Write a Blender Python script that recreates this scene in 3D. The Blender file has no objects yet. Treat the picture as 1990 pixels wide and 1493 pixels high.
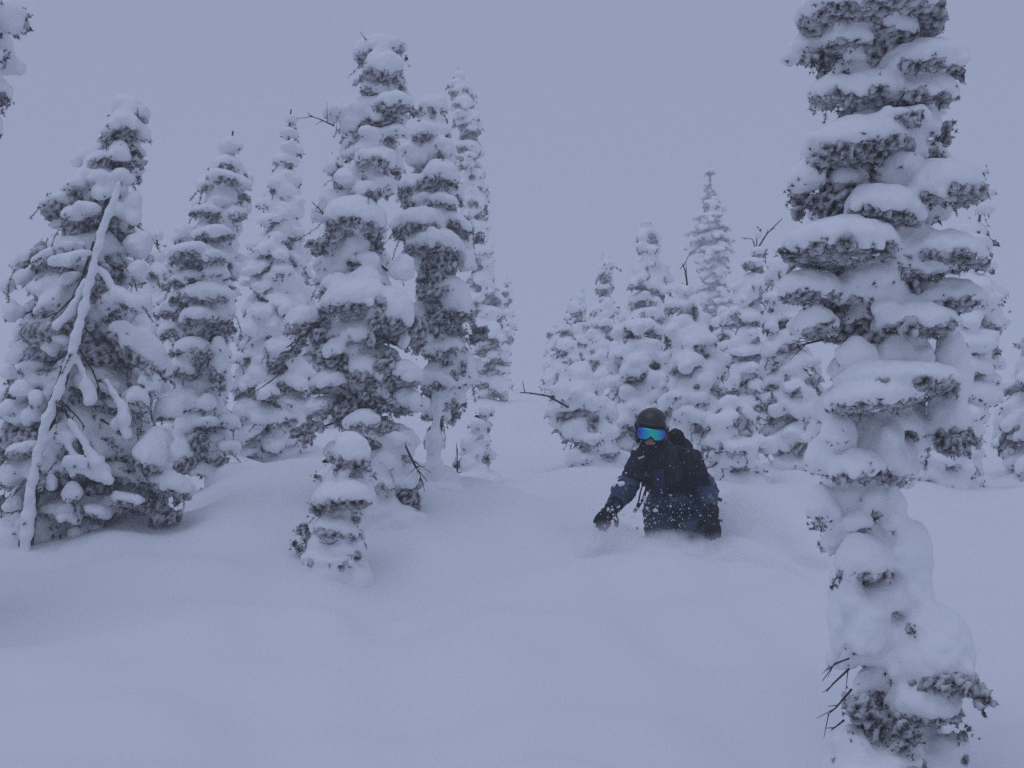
import bpy, math, random
import numpy as np
from mathutils import Vector

# ------------------------------------------------------------------ camera, sky, sun, exposure
scene = bpy.context.scene
COL = scene.collection
CAM = np.array([0.0, 0.0, 1.6])
PITCH = math.radians(8.0)
LENS = 50.0
W0, H0 = 1990.0, 1493.0
FPX = LENS / 36.0 * W0

cam_data = bpy.data.cameras.new('camera')
cam_data.lens = LENS
cam_data.sensor_width = 36.0
cam_data.clip_start = 0.1
cam_data.clip_end = 2000.0
cam = bpy.data.objects.new('camera', cam_data)
COL.objects.link(cam)
cam.location = CAM
cam.rotation_euler = (math.radians(90) + PITCH, 0, 0)
scene.camera = cam

SUN_EL, SUN_AZ = math.radians(70), math.radians(215)      # overcast: a veiled high sun behind the camera
world = bpy.data.worlds.new('World')
scene.world = world
world.use_nodes = True
wn, wl = world.node_tree.nodes, world.node_tree.links
wn.clear()
w_out = wn.new('ShaderNodeOutputWorld')
w_bg = wn.new('ShaderNodeBackground')
w_sky = wn.new('ShaderNodeTexSky')
w_sky.sky_type = 'NISHITA'
w_sky.sun_disc = False
w_sky.sun_elevation = SUN_EL
w_sky.sun_rotation = SUN_AZ
w_mix = wn.new('ShaderNodeMixRGB')
w_mix.inputs['Fac'].default_value = 0.93                  # closed cloud deck over the clear sky
w_mix.inputs['Color2'].default_value = (2.98, 3.40, 4.85, 1)
wl.new(w_sky.outputs['Color'], w_mix.inputs['Color1'])
wl.new(w_mix.outputs['Color'], w_bg.inputs['Color'])
w_bg.inputs['Strength'].default_value = 0.1
wl.new(w_bg.outputs['Background'], w_out.inputs['Surface'])

sun_data = bpy.data.lights.new('sun', 'SUN')
sun_data.energy = 0.5
sun_data.angle = math.radians(40)
sun_data.color = (0.70, 0.76, 1.0)
sun = bpy.data.objects.new('sun', sun_data)
COL.objects.link(sun)
sd = Vector((math.sin(SUN_AZ) * math.cos(SUN_EL), math.cos(SUN_AZ) * math.cos(SUN_EL), math.sin(SUN_EL)))
sun.rotation_euler = sd.to_track_quat('Z', 'Y').to_euler()

vs = scene.view_settings
vs.view_transform = 'Standard'
vs.look = 'None'
vs.exposure = 0.0
vs.gamma = 1.0
vs.use_curve_mapping = False
scene.render.engine = 'CYCLES'
cy = scene.cycles
cy.max_bounces = 14
cy.diffuse_bounces = 4
cy.glossy_bounces = 3
cy.transmission_bounces = 3
cy.volume_bounces = 10
cy.transparent_max_bounces = 8
cy.use_denoising = False
cy.caustics_reflective = False
cy.caustics_refractive = False
cy.volume_max_steps = 256

RS = np.random.RandomState


# ------------------------------------------------------------------ projection helpers
def P(x, y, d):
    """World point seen at photo pixel (x, y) when it stands d metres up the slope."""
    u = (746.5 - y) / FPX
    Y = math.cos(PITCH) - math.sin(PITCH) * u
    Z = math.sin(PITCH) + math.cos(PITCH) * u
    t = d / Y
    return np.array([(x - 995.0) / FPX * t, d, CAM[2] + Z * t])


def ppm(d):
    return FPX / d


# ------------------------------------------------------------------ mesh helpers
def mesh_from(name, V, F, smooth=True):
    """F: (n,3) or (n,4) int array."""
    me = bpy.data.meshes.new(name)
    V = np.asarray(V, dtype=np.float32)
    F = np.asarray(F, dtype=np.int32)
    k = F.shape[1]
    me.vertices.add(len(V))
    me.vertices.foreach_set('co', V.ravel())
    me.loops.add(F.size)
    me.loops.foreach_set('vertex_index', F.ravel())
    me.polygons.add(len(F))
    me.polygons.foreach_set('loop_start', np.arange(0, F.size, k, dtype=np.int32))
    me.update(calc_edges=True)
    me.validate()
    if smooth:
        me.polygons.foreach_set('use_smooth', np.ones(len(me.polygons), dtype=bool))
    return me


def link(name, me, mat, parent=None, **props):
    o = bpy.data.objects.new(name, me)
    COL.objects.link(o)
    if me is not None and mat is not None:
        me.materials.append(mat)
    if parent is not None:
        o.parent = parent
    for k, v in props.items():
        o[k] = v
    return o


def empty(name, loc, **props):
    o = bpy.data.objects.new(name, None)
    COL.objects.link(o)
    o.location = loc
    o.empty_display_size = 0.2
    for k, v in props.items():
        o[k] = v
    return o


def normals_of(V, F):
    a, b, c = V[F[:, 0]], V[F[:, 1]], V[F[:, 2]]
    if F.shape[1] == 4:
        n = np.cross(c - a, V[F[:, 3]] - b)
    else:
        n = np.cross(b - a, c - a)
    N = np.zeros_like(V)
    for i in range(F.shape[1]):
        for j in range(3):
            N[:, j] += np.bincount(F[:, i], weights=n[:, j], minlength=len(V))
    return N / (np.linalg.norm(N, axis=1, keepdims=True) + 1e-9)


def waves(V, rs, n, lmin, lmax):
    """Smooth pseudo-noise in about -1..1 made of plane waves."""
    out = np.zeros(len(V))
    for i in range(n):
        lam = math.exp(rs.uniform(math.log(lmin), math.log(lmax)))
        k = rs.normal(size=V.shape[1])
        k *= 2 * math.pi / lam / np.linalg.norm(k)
        out += np.sin(V @ k + rs.uniform(0, 6.28))
    return out / math.sqrt(n / 2.0) * 0.5


def tube(path, radii, sides=8):
    path = np.asarray(path, float)
    n = len(path)
    V, F = [], []
    up = np.array([0.3, 0.9, 0.2])
    for i in range(n):
        t = path[min(i + 1, n - 1)] - path[max(i - 1, 0)]
        t = t / (np.linalg.norm(t) + 1e-9)
        a = np.cross(t, up)
        if np.linalg.norm(a) < 1e-3:
            a = np.cross(t, [1, 0, 0])
        a /= np.linalg.norm(a)
        b = np.cross(t, a)
        for j in range(sides):
            th = 2 * math.pi * j / sides
            V.append(path[i] + radii[i] * (math.cos(th) * a + math.sin(th) * b))
    for i in range(n - 1):
        for j in range(sides):
            j2 = (j + 1) % sides
            F.append((i * sides + j, i * sides + j2, (i + 1) * sides + j2, (i + 1) * sides + j))
    V.append(path[-1])
    tip = len(V) - 1
    for j in range(sides):
        F.append(((n - 1) * sides + j, (n - 1) * sides + (j + 1) % sides, tip, tip))
    return np.array(V), np.array(F)


def join(parts):
    V, F, o = [], [], 0
    for v, f in parts:
        V.append(v)
        F.append(np.asarray(f) + o)
        o += len(v)
    return np.vstack(V), np.vstack(F)


def quads_fix(name, V, F, mat, parent=None, smooth=True, **props):
    """Quads where a repeated last index stands for a triangle."""
    F = np.asarray(F)
    me = bpy.data.meshes.new(name)
    faces = [tuple(f[:3]) if f[2] == f[3] else tuple(f) for f in F.tolist()]
    me.from_pydata([tuple(v) for v in np.asarray(V).tolist()], [], faces)
    if smooth:
        me.polygons.foreach_set('use_smooth', np.ones(len(me.polygons), dtype=bool))
    return link(name, me, mat, parent, **props)


# ------------------------------------------------------------------ blobby surfaces (fields on a grid, surface nets)
def ell(c, r, rz_dn=None, u=(1, 0, 0), w=(0, 0, 1)):
    """Ellipsoid: centre, (length, side, up) radii, lower radius, length axis u, up axis w."""
    u = np.asarray(u, float)
    u = u / np.linalg.norm(u)
    w = np.asarray(w, float)
    w = w - u * np.dot(u, w)
    w = w / np.linalg.norm(w)
    v = np.cross(w, u)
    return ('e', np.asarray(c, float), np.asarray(r, float), r[2] if rz_dn is None else rz_dn, np.array([u, v, w]))


def cone(a, b, ra, rb):
    return ('c', np.asarray(a, float), np.asarray(b, float), ra, rb)


def field_mesh(prims, h, k):
    lo, hi = np.full(3, 1e9), np.full(3, -1e9)
    boxes = []
    for p in prims:
        if p[0] == 'e':
            R = max(p[2].max(), p[3]) + 5 * k
            b0, b1 = p[1] - R, p[1] + R
        else:
            R = max(p[3], p[4]) + 5 * k
            b0, b1 = np.minimum(p[1], p[2]) - R, np.maximum(p[1], p[2]) + R
        boxes.append((b0, b1))
        lo, hi = np.minimum(lo, b0), np.maximum(hi, b1)
    lo -= 2 * h
    n = np.ceil((hi - lo) / h).astype(int) + 3
    S = np.zeros(n, dtype=np.float32)
    ax = [lo[i] + h * np.arange(n[i]) for i in range(3)]
    for p, (b0, b1) in zip(prims, boxes):
        i0 = np.maximum(((b0 - lo) / h).astype(int), 0)
        i1 = np.minimum(((b1 - lo) / h).astype(int) + 2, n)
        gx, gy, gz = np.meshgrid(ax[0][i0[0]:i1[0]], ax[1][i0[1]:i1[1]], ax[2][i0[2]:i1[2]], indexing='ij')
        if p[0] == 'e':
            dx, dy, dz = gx - p[1][0], gy - p[1][1], gz - p[1][2]
            R = p[4]
            lx = R[0, 0] * dx + R[0, 1] * dy + R[0, 2] * dz
            ly = R[1, 0] * dx + R[1, 1] * dy + R[1, 2] * dz
            lz = R[2, 0] * dx + R[2, 1] * dy + R[2, 2] * dz
            rz = np.where(lz > 0, p[2][2], p[3])
            lx, ly, lz = lx / p[2][0], ly / p[2][1], lz / rz
            k0 = np.sqrt(lx * lx + ly * ly + lz * lz) + 1e-6
            k1 = np.sqrt((lx / p[2][0]) ** 2 + (ly / p[2][1]) ** 2 + (lz / rz) ** 2) + 1e-6
            d = k0 * (k0 - 1) / k1
        else:
            a, b = p[1], p[2]
            ab = b - a
            L2 = np.dot(ab, ab) + 1e-9
            t = np.clip(((gx - a[0]) * ab[0] + (gy - a[1]) * ab[1] + (gz - a[2]) * ab[2]) / L2, 0, 1)
            d = np.sqrt((gx - a[0] - t * ab[0]) ** 2 + (gy - a[1] - t * ab[1]) ** 2 + (gz - a[2] - t * ab[2]) ** 2)
            d = d - (p[3] + (p[4] - p[3]) * t)
        S[i0[0]:i1[0], i0[1]:i1[1], i0[2]:i1[2]] += np.exp(-np.clip(d / k, -20, 12)).astype(np.float32) * (d / k < 6)
    Fv = -k * np.log(S + 1e-4)
    return surface_net(Fv, lo, h)


def surface_net(Fv, lo, h):
    s = Fv < 0
    nx, ny, nz = Fv.shape
    cnt = np.zeros((nx - 1, ny - 1, nz - 1), dtype=np.int8)
    for a in (0, 1):
        for b in (0, 1):
            for c in (0, 1):
                cnt += s[a:nx - 1 + a, b:ny - 1 + b, c:nz - 1 + c]
    I, J, K = np.nonzero((cnt > 0) & (cnt < 8))
    idx = np.full(cnt.shape, -1, dtype=np.int32)
    idx[I, J, K] = np.arange(len(I))
    pos = np.zeros((len(I), 3))
    num = np.zeros(len(I))
    corners = [(a, b, c) for a in (0, 1) for b in (0, 1) for c in (0, 1)]
    for ca in corners:
        for axis in range(3):
            if ca[axis] == 1:
                continue
            cb = list(ca)
            cb[axis] = 1
            fa = Fv[I + ca[0], J + ca[1], K + ca[2]]
            fb = Fv[I + cb[0], J + cb[1], K + cb[2]]
            m = (fa < 0) != (fb < 0)
            t = np.where(m, fa / np.where(m, fa - fb, 1), 0)
            for q in range(3):
                pos[:, q] += np.where(m, ca[q] + (t if q == axis else 0), 0)
            num += m
    pos /= np.maximum(num, 1)[:, None]
    V = lo + h * (np.stack([I, J, K], 1) + pos)
    faces = []
    for axis in range(3):
        sl0 = [slice(1, -1)] * 3
        sl1 = [slice(1, -1)] * 3
        sl0[axis] = slice(0, -1)
        sl1[axis] = slice(1, None)
        A, B = s[tuple(sl0)], s[tuple(sl1)]
        off = np.ones(3, int)
        off[axis] = 0
        for sign in (0, 1):
            m = (A & ~B) if sign == 0 else (~A & B)
            e = np.stack(np.nonzero(m), 1) + off
            if not len(e):
                continue
            o1, o2 = [q for q in range(3) if q != axis]
            q = []
            for (d1, d2) in ((-1, -1), (0, -1), (0, 0), (-1, 0)):
                g = e.copy()
                g[:, o1] += d1
                g[:, o2] += d2
                q.append(idx[g[:, 0], g[:, 1], g[:, 2]])
            q = np.stack(q, 1)
            flip = (axis == 1)
            if (sign == 1) != flip:
                q = q[:, ::-1]
            faces.append(q)
    F = np.vstack(faces)
    F = F[(F >= 0).all(1)]
    return V, F


# ------------------------------------------------------------------ materials
def new_mat(name):
    m = bpy.data.materials.new(name)
    m.use_nodes = True
    nt = m.node_tree
    return m, nt.nodes, nt.links, nt.nodes['Principled BSDF']


def snow_material(name, bump_scale, bump_strength, base=(0.90, 0.915, 0.94)):
    m, n, l, b = new_mat(name)
    b.inputs['Base Color'].default_value = (*base, 1)
    b.inputs['Roughness'].default_value = 0.7
    b.inputs['Specular IOR Level'].default_value = 0.15
    tc = n.new('ShaderNodeTexCoord')
    n1 = n.new('ShaderNodeTexNoise')
    n1.inputs['Scale'].default_value = bump_scale
    n1.inputs['Detail'].default_value = 6
    n1.inputs['Roughness'].default_value = 0.65
    l.new(tc.outputs['Object'], n1.inputs['Vector'])
    bp = n.new('ShaderNodeBump')
    bp.inputs['Strength'].default_value = bump_strength
    bp.inputs['Distance'].default_value = 0.03
    l.new(n1.outputs['Fac'], bp.inputs['Height'])
    l.new(bp.outputs['Normal'], b.inputs['Normal'])
    return m


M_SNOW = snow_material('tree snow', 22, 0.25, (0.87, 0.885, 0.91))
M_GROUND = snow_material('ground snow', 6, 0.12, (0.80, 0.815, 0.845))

M_NEEDLE, n, l, b = new_mat('rimed needles')
a1 = n.new('ShaderNodeAttribute'); a1.attribute_name = 'frost'
a2 = n.new('ShaderNodeAttribute'); a2.attribute_name = 'hue'
mx = n.new('ShaderNodeMixRGB')
mx.inputs['Color1'].default_value = (0.022, 0.030, 0.022, 1)
mx.inputs['Color2'].default_value = (0.065, 0.042, 0.030, 1)
l.new(a2.outputs['Fac'], mx.inputs['Fac'])
mf = n.new('ShaderNodeMixRGB')
mf.inputs['Color2'].default_value = (0.62, 0.62, 0.66, 1)
l.new(a1.outputs['Fac'], mf.inputs['Fac'])
l.new(mx.outputs['Color'], mf.inputs['Color1'])
l.new(mf.outputs['Color'], b.inputs['Base Color'])
b.inputs['Roughness'].default_value = 0.8
b.inputs['Specular IOR Level'].default_value = 0.15


def bark_material(name, c0, c1, rime):
    m, n, l, b = new_mat(name)
    tc = n.new('ShaderNodeTexCoord')
    mp = n.new('ShaderNodeMapping')
    mp.inputs['Scale'].default_value = (18, 18, 5)
    l.new(tc.outputs['Object'], mp.inputs['Vector'])
    nz = n.new('ShaderNodeTexNoise')
    nz.inputs['Scale'].default_value = 2.5
    nz.inputs['Detail'].default_value = 6
    l.new(mp.outputs['Vector'], nz.inputs['Vector'])
    r = n.new('ShaderNodeValToRGB')
    r.color_ramp.elements[0].position = 0.35
    r.color_ramp.elements[0].color = (*c0, 1)
    r.color_ramp.elements[1].position = 0.62
    r.color_ramp.elements[1].color = (*c1, 1)
    e = r.color_ramp.elements.new(0.72)
    e.color = (*rime, 1)
    l.new(nz.outputs['Fac'], r.inputs['Fac'])
    l.new(r.outputs['Color'], b.inputs['Base Color'])
    b.inputs['Roughness'].default_value = 0.9
    bp = n.new('ShaderNodeBump')
    bp.inputs['Strength'].default_value = 0.6
    bp.inputs['Distance'].default_value = 0.01
    l.new(nz.outputs['Fac'], bp.inputs['Height'])
    l.new(bp.outputs['Normal'], b.inputs['Normal'])
    return m


M_BARK = bark_material('fir bark', (0.03, 0.025, 0.022), (0.10, 0.08, 0.07), (0.4, 0.4, 0.43))
M_TWIG = bark_material('bare twig', (0.025, 0.02, 0.018), (0.06, 0.05, 0.045), (0.25, 0.25, 0.28))


def cloth_material(name, c0, c1, scale=9, dust=0.0):
    m, n, l, b = new_mat(name)
    tc = n.new('ShaderNodeTexCoord')
    nz = n.new('ShaderNodeTexNoise')
    nz.inputs['Scale'].default_value = scale
    nz.inputs['Detail'].default_value = 5
    l.new(tc.outputs['Object'], nz.inputs['Vector'])
    r = n.new('ShaderNodeValToRGB')
    r.color_ramp.elements[0].position = 0.35
    r.color_ramp.elements[0].color = (*c0, 1)
    r.color_ramp.elements[1].position = 0.7
    r.color_ramp.elements[1].color = (*c1, 1)
    l.new(nz.outputs['Fac'], r.inputs['Fac'])
    col = r.outputs['Color']
    if dust > 0:
        n2 = n.new('ShaderNodeTexNoise')
        n2.inputs['Scale'].default_value = 26
        n2.inputs['Detail'].default_value = 8
        n2.inputs['Roughness'].default_value = 0.75
        l.new(tc.outputs['Object'], n2.inputs['Vector'])
        r2 = n.new('ShaderNodeValToRGB')
        r2.color_ramp.elements[0].position = 0.62 - dust * 0.3
        r2.color_ramp.elements[0].color = (0, 0, 0, 1)
        r2.color_ramp.elements[1].position = 0.80 - dust * 0.2
        r2.color_ramp.elements[1].color = (1, 1, 1, 1)
        l.new(n2.outputs['Fac'], r2.inputs['Fac'])
        m2 = n.new('ShaderNodeMixRGB')
        m2.inputs['Color2'].default_value = (0.7, 0.72, 0.76, 1)
        l.new(r2.outputs['Color'], m2.inputs['Fac'])
        l.new(col, m2.inputs['Color1'])
        col = m2.outputs['Color']
    l.new(col, b.inputs['Base Color'])
    b.inputs['Roughness'].default_value = 0.75
    b.inputs['Specular IOR Level'].default_value = 0.25
    bp = n.new('ShaderNodeBump')
    bp.inputs['Strength'].default_value = 0.25
    bp.inputs['Distance'].default_value = 0.01
    l.new(nz.outputs['Fac'], bp.inputs['Height'])
    l.new(bp.outputs['Normal'], b.inputs['Normal'])
    return m


# ------------------------------------------------------------------ the slope
PROF = np.array([[-9, -1.75], [-4, -1.62], [0, -1.5], [3, -1.16]])   # metres along, height relative to the camera
_pts = [(4.5, 1670), (6, 1487), (8, 1240), (9.4, 1105), (10.5, 1022), (13, 938), (15, 905), (20, 862), (30, 808), (45, 775), (70, 757), (100, 752)]
PROF = np.vstack([PROF, [[d, P(995, y, d)[2] - CAM[2]] for d, y in _pts], [[135, 16.2], [180, 17.0], [240, 17.2]]])
_gy = np.linspace(-9, 240, 5000)
_gz = np.interp(_gy, PROF[:, 0], PROF[:, 1])
for _ in range(2):                                         # round the kinks off, more so farther away
    ker = np.hanning(25); ker /= ker.sum()
    _gz = np.convolve(np.pad(_gz, 12, mode='edge'), ker, 'valid')
GRS = RS(5)
GW = []
for lmin, lmax, amp, nn in ((5, 12, 0.06, 7), (1.6, 4.0, 0.055, 9), (0.5, 1.2, 0.024, 10)):
    for i in range(nn):
        lam = math.exp(GRS.uniform(math.log(lmin), math.log(lmax)))
        an = GRS.uniform(0, 6.28)
        GW.append((2 * math.pi / lam * math.cos(an), 2 * math.pi / lam * math.sin(an) * 0.8, GRS.uniform(0, 6.28), amp / math.sqrt(nn / 2)))
CTRL = []                                                  # (x, y, weight) bumps that bring the snow to the tree feet
SKIER_D = 10.0
SK = P(1303, 1050, SKIER_D)
MOUNDS = []                                                # (x, y, radius, height)


def ground_z(X, Y):
    X = np.asarray(X, float)
    Y = np.asarray(Y, float)
    z = np.interp(Y, _gy, _gz) + CAM[2]
    fade = np.clip((Y - 1.0) / 3.0, 0.15, 1.0)
    for kx, ky, ph, am in GW:
        z = z + am * fade * np.sin(kx * X + ky * Y + ph)
    z = z + 0.0006 * X * X * np.clip(1 - Y / 60, 0, 1) * 0.5
    for (mx_, my_, r, hh) in CTRL + MOUNDS:
        z = z + hh * np.exp(-((X - mx_) ** 2 + (Y - my_) ** 2) / (r * r))
    return z


# a churned bow wave round the skier, and dents left in the foreground
MOUNDS += [(SK[0] - 0.15, SK[1] - 0.55, 0.42, 0.05), (SK[0] + 0.45, SK[1] - 0.35, 0.35, 0.04),
           (SK[0], SK[1] + 0.9, 0.6, -0.16), (SK[0] + 0.1, SK[1] + 0.1, 0.35, -0.06)]
for (px, d, r, hh) in ((650, 8.05, 0.16, 0.035), (520, 7.9, 0.22, -0.03), (740, 8.0, 0.25, -0.03), (140, 8.4, 0.3, -0.05),
                       (200, 7.0, 0.35, 0.05), (480, 8.5, 0.3, -0.04), (1240, 8.9, 0.2, -0.04), (1420, 9.0, 0.2, -0.04), (250, 9.3, 0.5, 0.08)):
    MOUNDS.append((P(px, 1000, d)[0], d, r, hh))

# ------------------------------------------------------------------ trees
def tufts(pos, dirs, size, nb, rs, frost, width=0.22):
    """Rosettes of needle blades; returns verts, quads, frost, hue."""
    N = len(pos)
    if N == 0:
        return None
    pos = np.repeat(pos, nb, 0)
    D = np.repeat(dirs, nb, 0)
    S = np.repeat(size, nb)
    fv = np.where(rs.rand(N) < 0.48, frost * 0.15, frost + 0.10) + rs.normal(0, 0.10, N)
    fr = np.repeat(np.clip(fv, 0, 1), nb)
    hu = np.repeat(np.clip(rs.beta(1.1, 2.2, N), 0, 1), nb)
    M = len(pos)
    r = rs.normal(size=(M, 3))
    r -= D * (r * D).sum(1, keepdims=True)
    r /= np.linalg.norm(r, axis=1, keepdims=True) + 1e-9
    th = rs.uniform(0.15, 1.9, M)[:, None]
    B = D * np.cos(th) + r * np.sin(th)
    L = (S * rs.uniform(0.55, 1.05, M))[:, None]
    base = pos + D * (S * rs.uniform(-0.2, 0.5, M))[:, None]
    w = np.cross(B, rs.normal(size=(M, 3)))
    w /= np.linalg.norm(w, axis=1, keepdims=True) + 1e-9
    w = w * L * width * rs.uniform(0.6, 1.2, (M, 1))
    V = np.stack([base + w * 1.3, base + B * L, base - w * 1.3], 1).reshape(-1, 3)
    F = np.arange(M * 3).reshape(M, 3)
    f0 = np.clip(fr - 0.35, 0, 1)
    f1 = np.clip(fr + rs.normal(0, 0.15, M), 0, 1)
    A = np.stack([f0, np.clip(f1 + 0.2, 0, 1), f1], 1).ravel()
    Hh = np.repeat(hu, 3)
    return V, F, A, Hh


def crown_object(chunks, parent):
    chunks = [c for c in chunks if c is not None]
    V, F = join([(c[0], c[1]) for c in chunks])
    A = np.concatenate([c[2] for c in chunks])
    Hh = np.concatenate([c[3] for c in chunks])
    V = V - np.array(parent.location)
    me = mesh_from('crown', V, F, smooth=False)
    for nm, arr in (('frost', A), ('hue', Hh)):
        at = me.attributes.new(nm, 'FLOAT', 'POINT')
        at.data.foreach_set('value', arr.astype(np.float32))
    return link('crown', me, M_NEEDLE, parent)


def sprays(starts, dirs, lengths, step, rs, droop=0.8):
    pos, dd = [], []
    for s, d, L in zip(starts, dirs, lengths):
        p = s.copy()
        d = d.copy()
        n = max(2, int(L / step))
        for i in range(n):
            d = d + np.array([0, 0, -droop * step * 2.5]) + rs.normal(0, 0.08, 3)
            d /= np.linalg.norm(d)
            p = p + d * step
            pos.append(p.copy())
            dd.append(d.copy())
    return np.array(pos).reshape(-1, 3), np.array(dd).reshape(-1, 3)


def build_tree(spec):
    """spec: name, label, d, sil [(y, xl, xr) top to bottom], base_x, seed and the look of its snow."""
    rs = RS(spec['seed'])
    d = spec['d']
    pm = ppm(d)
    sil = np.array(spec['sil'], float)
    ys, xl, xr = sil[:, 0], sil[:, 1], sil[:, 2]
    bx = spec.get('base_x', (xl[-1] + xr[-1]) / 2)
    bX = (bx - 995) / FPX * d * 1.0
    # ground contact
    bz = float(ground_z(bX, d))
    root = empty(spec['name'], (bX, d, bz), label=spec['label'], category='tree')
    if spec.get('group'):
        root['group'] = spec['group']
    P0 = np.array([bX, d, bz])
    top_pt = P((xl[0] + xr[0]) / 2, ys[0], d)
    zs = np.array([P(0, y, d)[2] for y in ys])
    cxs = np.array([P((a + b_) / 2, y, d)[0] for y, a, b_ in sil])
    rads = (xr - xl) / 2 / pm

    def axis_at(z):
        if z < zs[-1]:
            t = (z - bz) / max(zs[-1] - bz, 1e-3)
            return np.array([bX + (cxs[-1] - bX) * np.clip(t, 0, 1), d, z])
        return np.array([np.interp(z, zs[::-1], cxs[::-1]), d, z])

    def rad_at(z):
        return float(np.interp(z, zs[::-1], rads[::-1]))

    Hh = top_pt[2] - bz
    s = spec.get('blob', 0.16)                 # half width of a snow pillow, metres
    hb = spec.get('blob_h', 0.55) * s
    gap = spec.get('gap', 1.22)
    prims = []
    limbs = []
    inner = []
    back_only = spec.get('hand') is not None
    z = max(zs[-1], bz + 0.03)
    lvl = 0
    skip = spec.get('skip', 0.1)
    while z < top_pt[2] - 0.2 * s:
        r = rad_at(z)
        c = axis_at(z)
        rr_ = max(r, 0.3 * s)
        if r > 1.1 * s:
            n = max(3, int(2 * math.pi * rr_ * 0.75 / (1.55 * s)))
            a0 = rs.uniform(0, 6.28)
            for i in range(n):
                an = a0 + 2 * math.pi * (i + rs.uniform(-0.3, 0.3)) / n
                if rs.rand() < skip:
                    continue
                lim = 1.0
                if back_only:
                    lim = 0.85 if math.sin(an) > 0.1 else spec.get('front', 0.62)
                    if math.sin(an) < 0.1 and rs.rand() < 0.35:
                        continue
                reach = rr_ * rs.uniform(0.72, 1.04) * lim
                ra = max(0.9 * s, 0.34 * rr_) * rs.uniform(0.75, 1.2)
                rb = s * rs.uniform(0.65, 1.2)
                rc = hb * rs.uniform(0.7, 1.35)
                ud = np.array([math.cos(an), math.sin(an), -rs.uniform(0.15, 0.75) * spec.get('droop', 1.0)])
                ctr = c + np.array([math.cos(an), math.sin(an), 0]) * max(reach - ra * 0.9, 0.12 * rr_)
                ctr[2] = z + rs.uniform(-0.45, 0.45) * hb * 2
                prims.append(ell(ctr, (ra, rb, rc), rc * 0.42, u=ud))
                # a droplet at the outer end, so edges are knobby
                un = ud / np.linalg.norm(ud)
                for q in range(rs.randint(1, 3)):
                    tip = ctr + un * ra * rs.uniform(0.6, 1.0) + rs.normal(0, 0.25 * s, 3)
                    sr = s * rs.uniform(0.28, 0.5)
                    prims.append(ell(tip, (sr, sr, sr * 0.9), sr * 0.6))
                limbs.append((c + np.array([0, 0, 0.02]), ctr + un * ra * 0.6 - np.array([0, 0, rc * 0.4])))
                for q in range(spec.get('inner', 4)):
                    inner.append(c + (ctr - c) * rs.uniform(0.1, 1.1) + rs.normal(0, 0.3 * s, 3) - np.array([0, 0, hb * 0.8]))
            if r > 2.4 * s and not back_only:   # an inner ring keeps the crown closed
                for i in range(max(3, int(n * 0.5))):
                    an = rs.uniform(0, 6.28)
                    ctr = c + np.array([math.cos(an), math.sin(an), 0]) * r * rs.uniform(0.2, 0.45)
                    ctr[2] = z + hb * rs.uniform(0.0, 1.2)
                    rb = s * rs.uniform(0.7, 1.1)
                    prims.append(ell(ctr, (rb, rb, hb), hb * 0.5))
        else:
            for q in range(2):
                off = rs.normal(0, 0.3, 3) * np.array([r, r, 0.3 * s])
                rb = max(r, 0.35 * s) * rs.uniform(0.6, 0.95)
                prims.append(ell(c + off, (rb, rb, max(rb * 0.8, hb * 0.7)), rb * 0.5))
            for q in range(spec.get('inner', 4)):
                inner.append(c + rs.normal(0, 0.6, 3) * np.array([r, r, s]))
        z += hb * 1.55 * gap * rs.uniform(0.8, 1.2)
        lvl += 1
    # hand-placed pillows: photo ellipse, front of the crown
    for hp in spec.get('hand') or []:
        cx_, cy_, hw, hh = hp[:4]
        tilt = math.radians(hp[4] if len(hp) > 4 else rs.uniform(-11, 11) - spec.get('hang', 14) * max(-1, min(1, (P(cx_, cy_, d)[0] - axis_at(P(0, cy_, d)[2])[0]) / max(rad_at(P(0, cy_, d)[2]), 0.05))))
        zz = P(0, cy_, d)[2]
        r = max(rad_at(zz), 0.05)
        ac = axis_at(zz)
        X = P(cx_, cy_, d)[0]
        rel = min(abs(X - ac[0]) / r, 1.0)
        off = -r * 0.62 * math.sqrt(max(0.0, 1 - rel * rel))
        if len(hp) > 5:
            off = hp[5]
        off += rs.uniform(-0.04, 0.04)
        rx, rz = hw / pm, hh / pm
        ctr = P(cx_, cy_ + 0.12 * hh, d + off)
        ry = max(min(rx, 0.9 * r), 0.6 * rx) * rs.uniform(0.8, 1.05)
        prims.append(ell(ctr, (rx, ry, rz * 1.12), rz * 0.62, u=(math.cos(tilt), 0, math.sin(tilt))))
        for q in range(2):
            inner.append(ctr + np.array([rs.uniform(-0.7, 0.7) * rx, rs.uniform(0, 1) * ry, -rz * rs.uniform(0.5, 1.0)]))
        limbs.append((axis_at(zz + 0.05), ctr - np.array([0, 0, rz * 0.5])))
    # snow strips lying along a path (bent limbs, plastered trunk)
    for st in spec.get('strips') or []:
        pts, w = st[0], st[1]
        off = st[2] if len(st) > 2 else -0.35
        p3 = [P(a, b_, d + off - 0.08) for a, b_ in pts]
        for si, (a, b_) in enumerate(zip(p3[:-1], p3[1:])):
            wt = w * (0.5 + 0.55 * si / max(1, len(p3) - 2))
            nseg = max(1, int(np.linalg.norm(b_ - a) / (wt / pm * 1.5)))
            for i in range(nseg):
                q0, q1 = a + (b_ - a) * i / nseg, a + (b_ - a) * (i + 1) / nseg
                j = rs.uniform(0.75, 1.2)
                jj = rs.normal(0, 0.15, 3) * wt / pm
                prims.append(ell((q0 + q1) / 2 + jj, (np.linalg.norm(q1 - q0) * 0.75, wt / pm * j, wt / pm * j * 1.1), None, u=q1 - q0))
    boughs = []
    nf = spec.get('fingers', 7)
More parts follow.
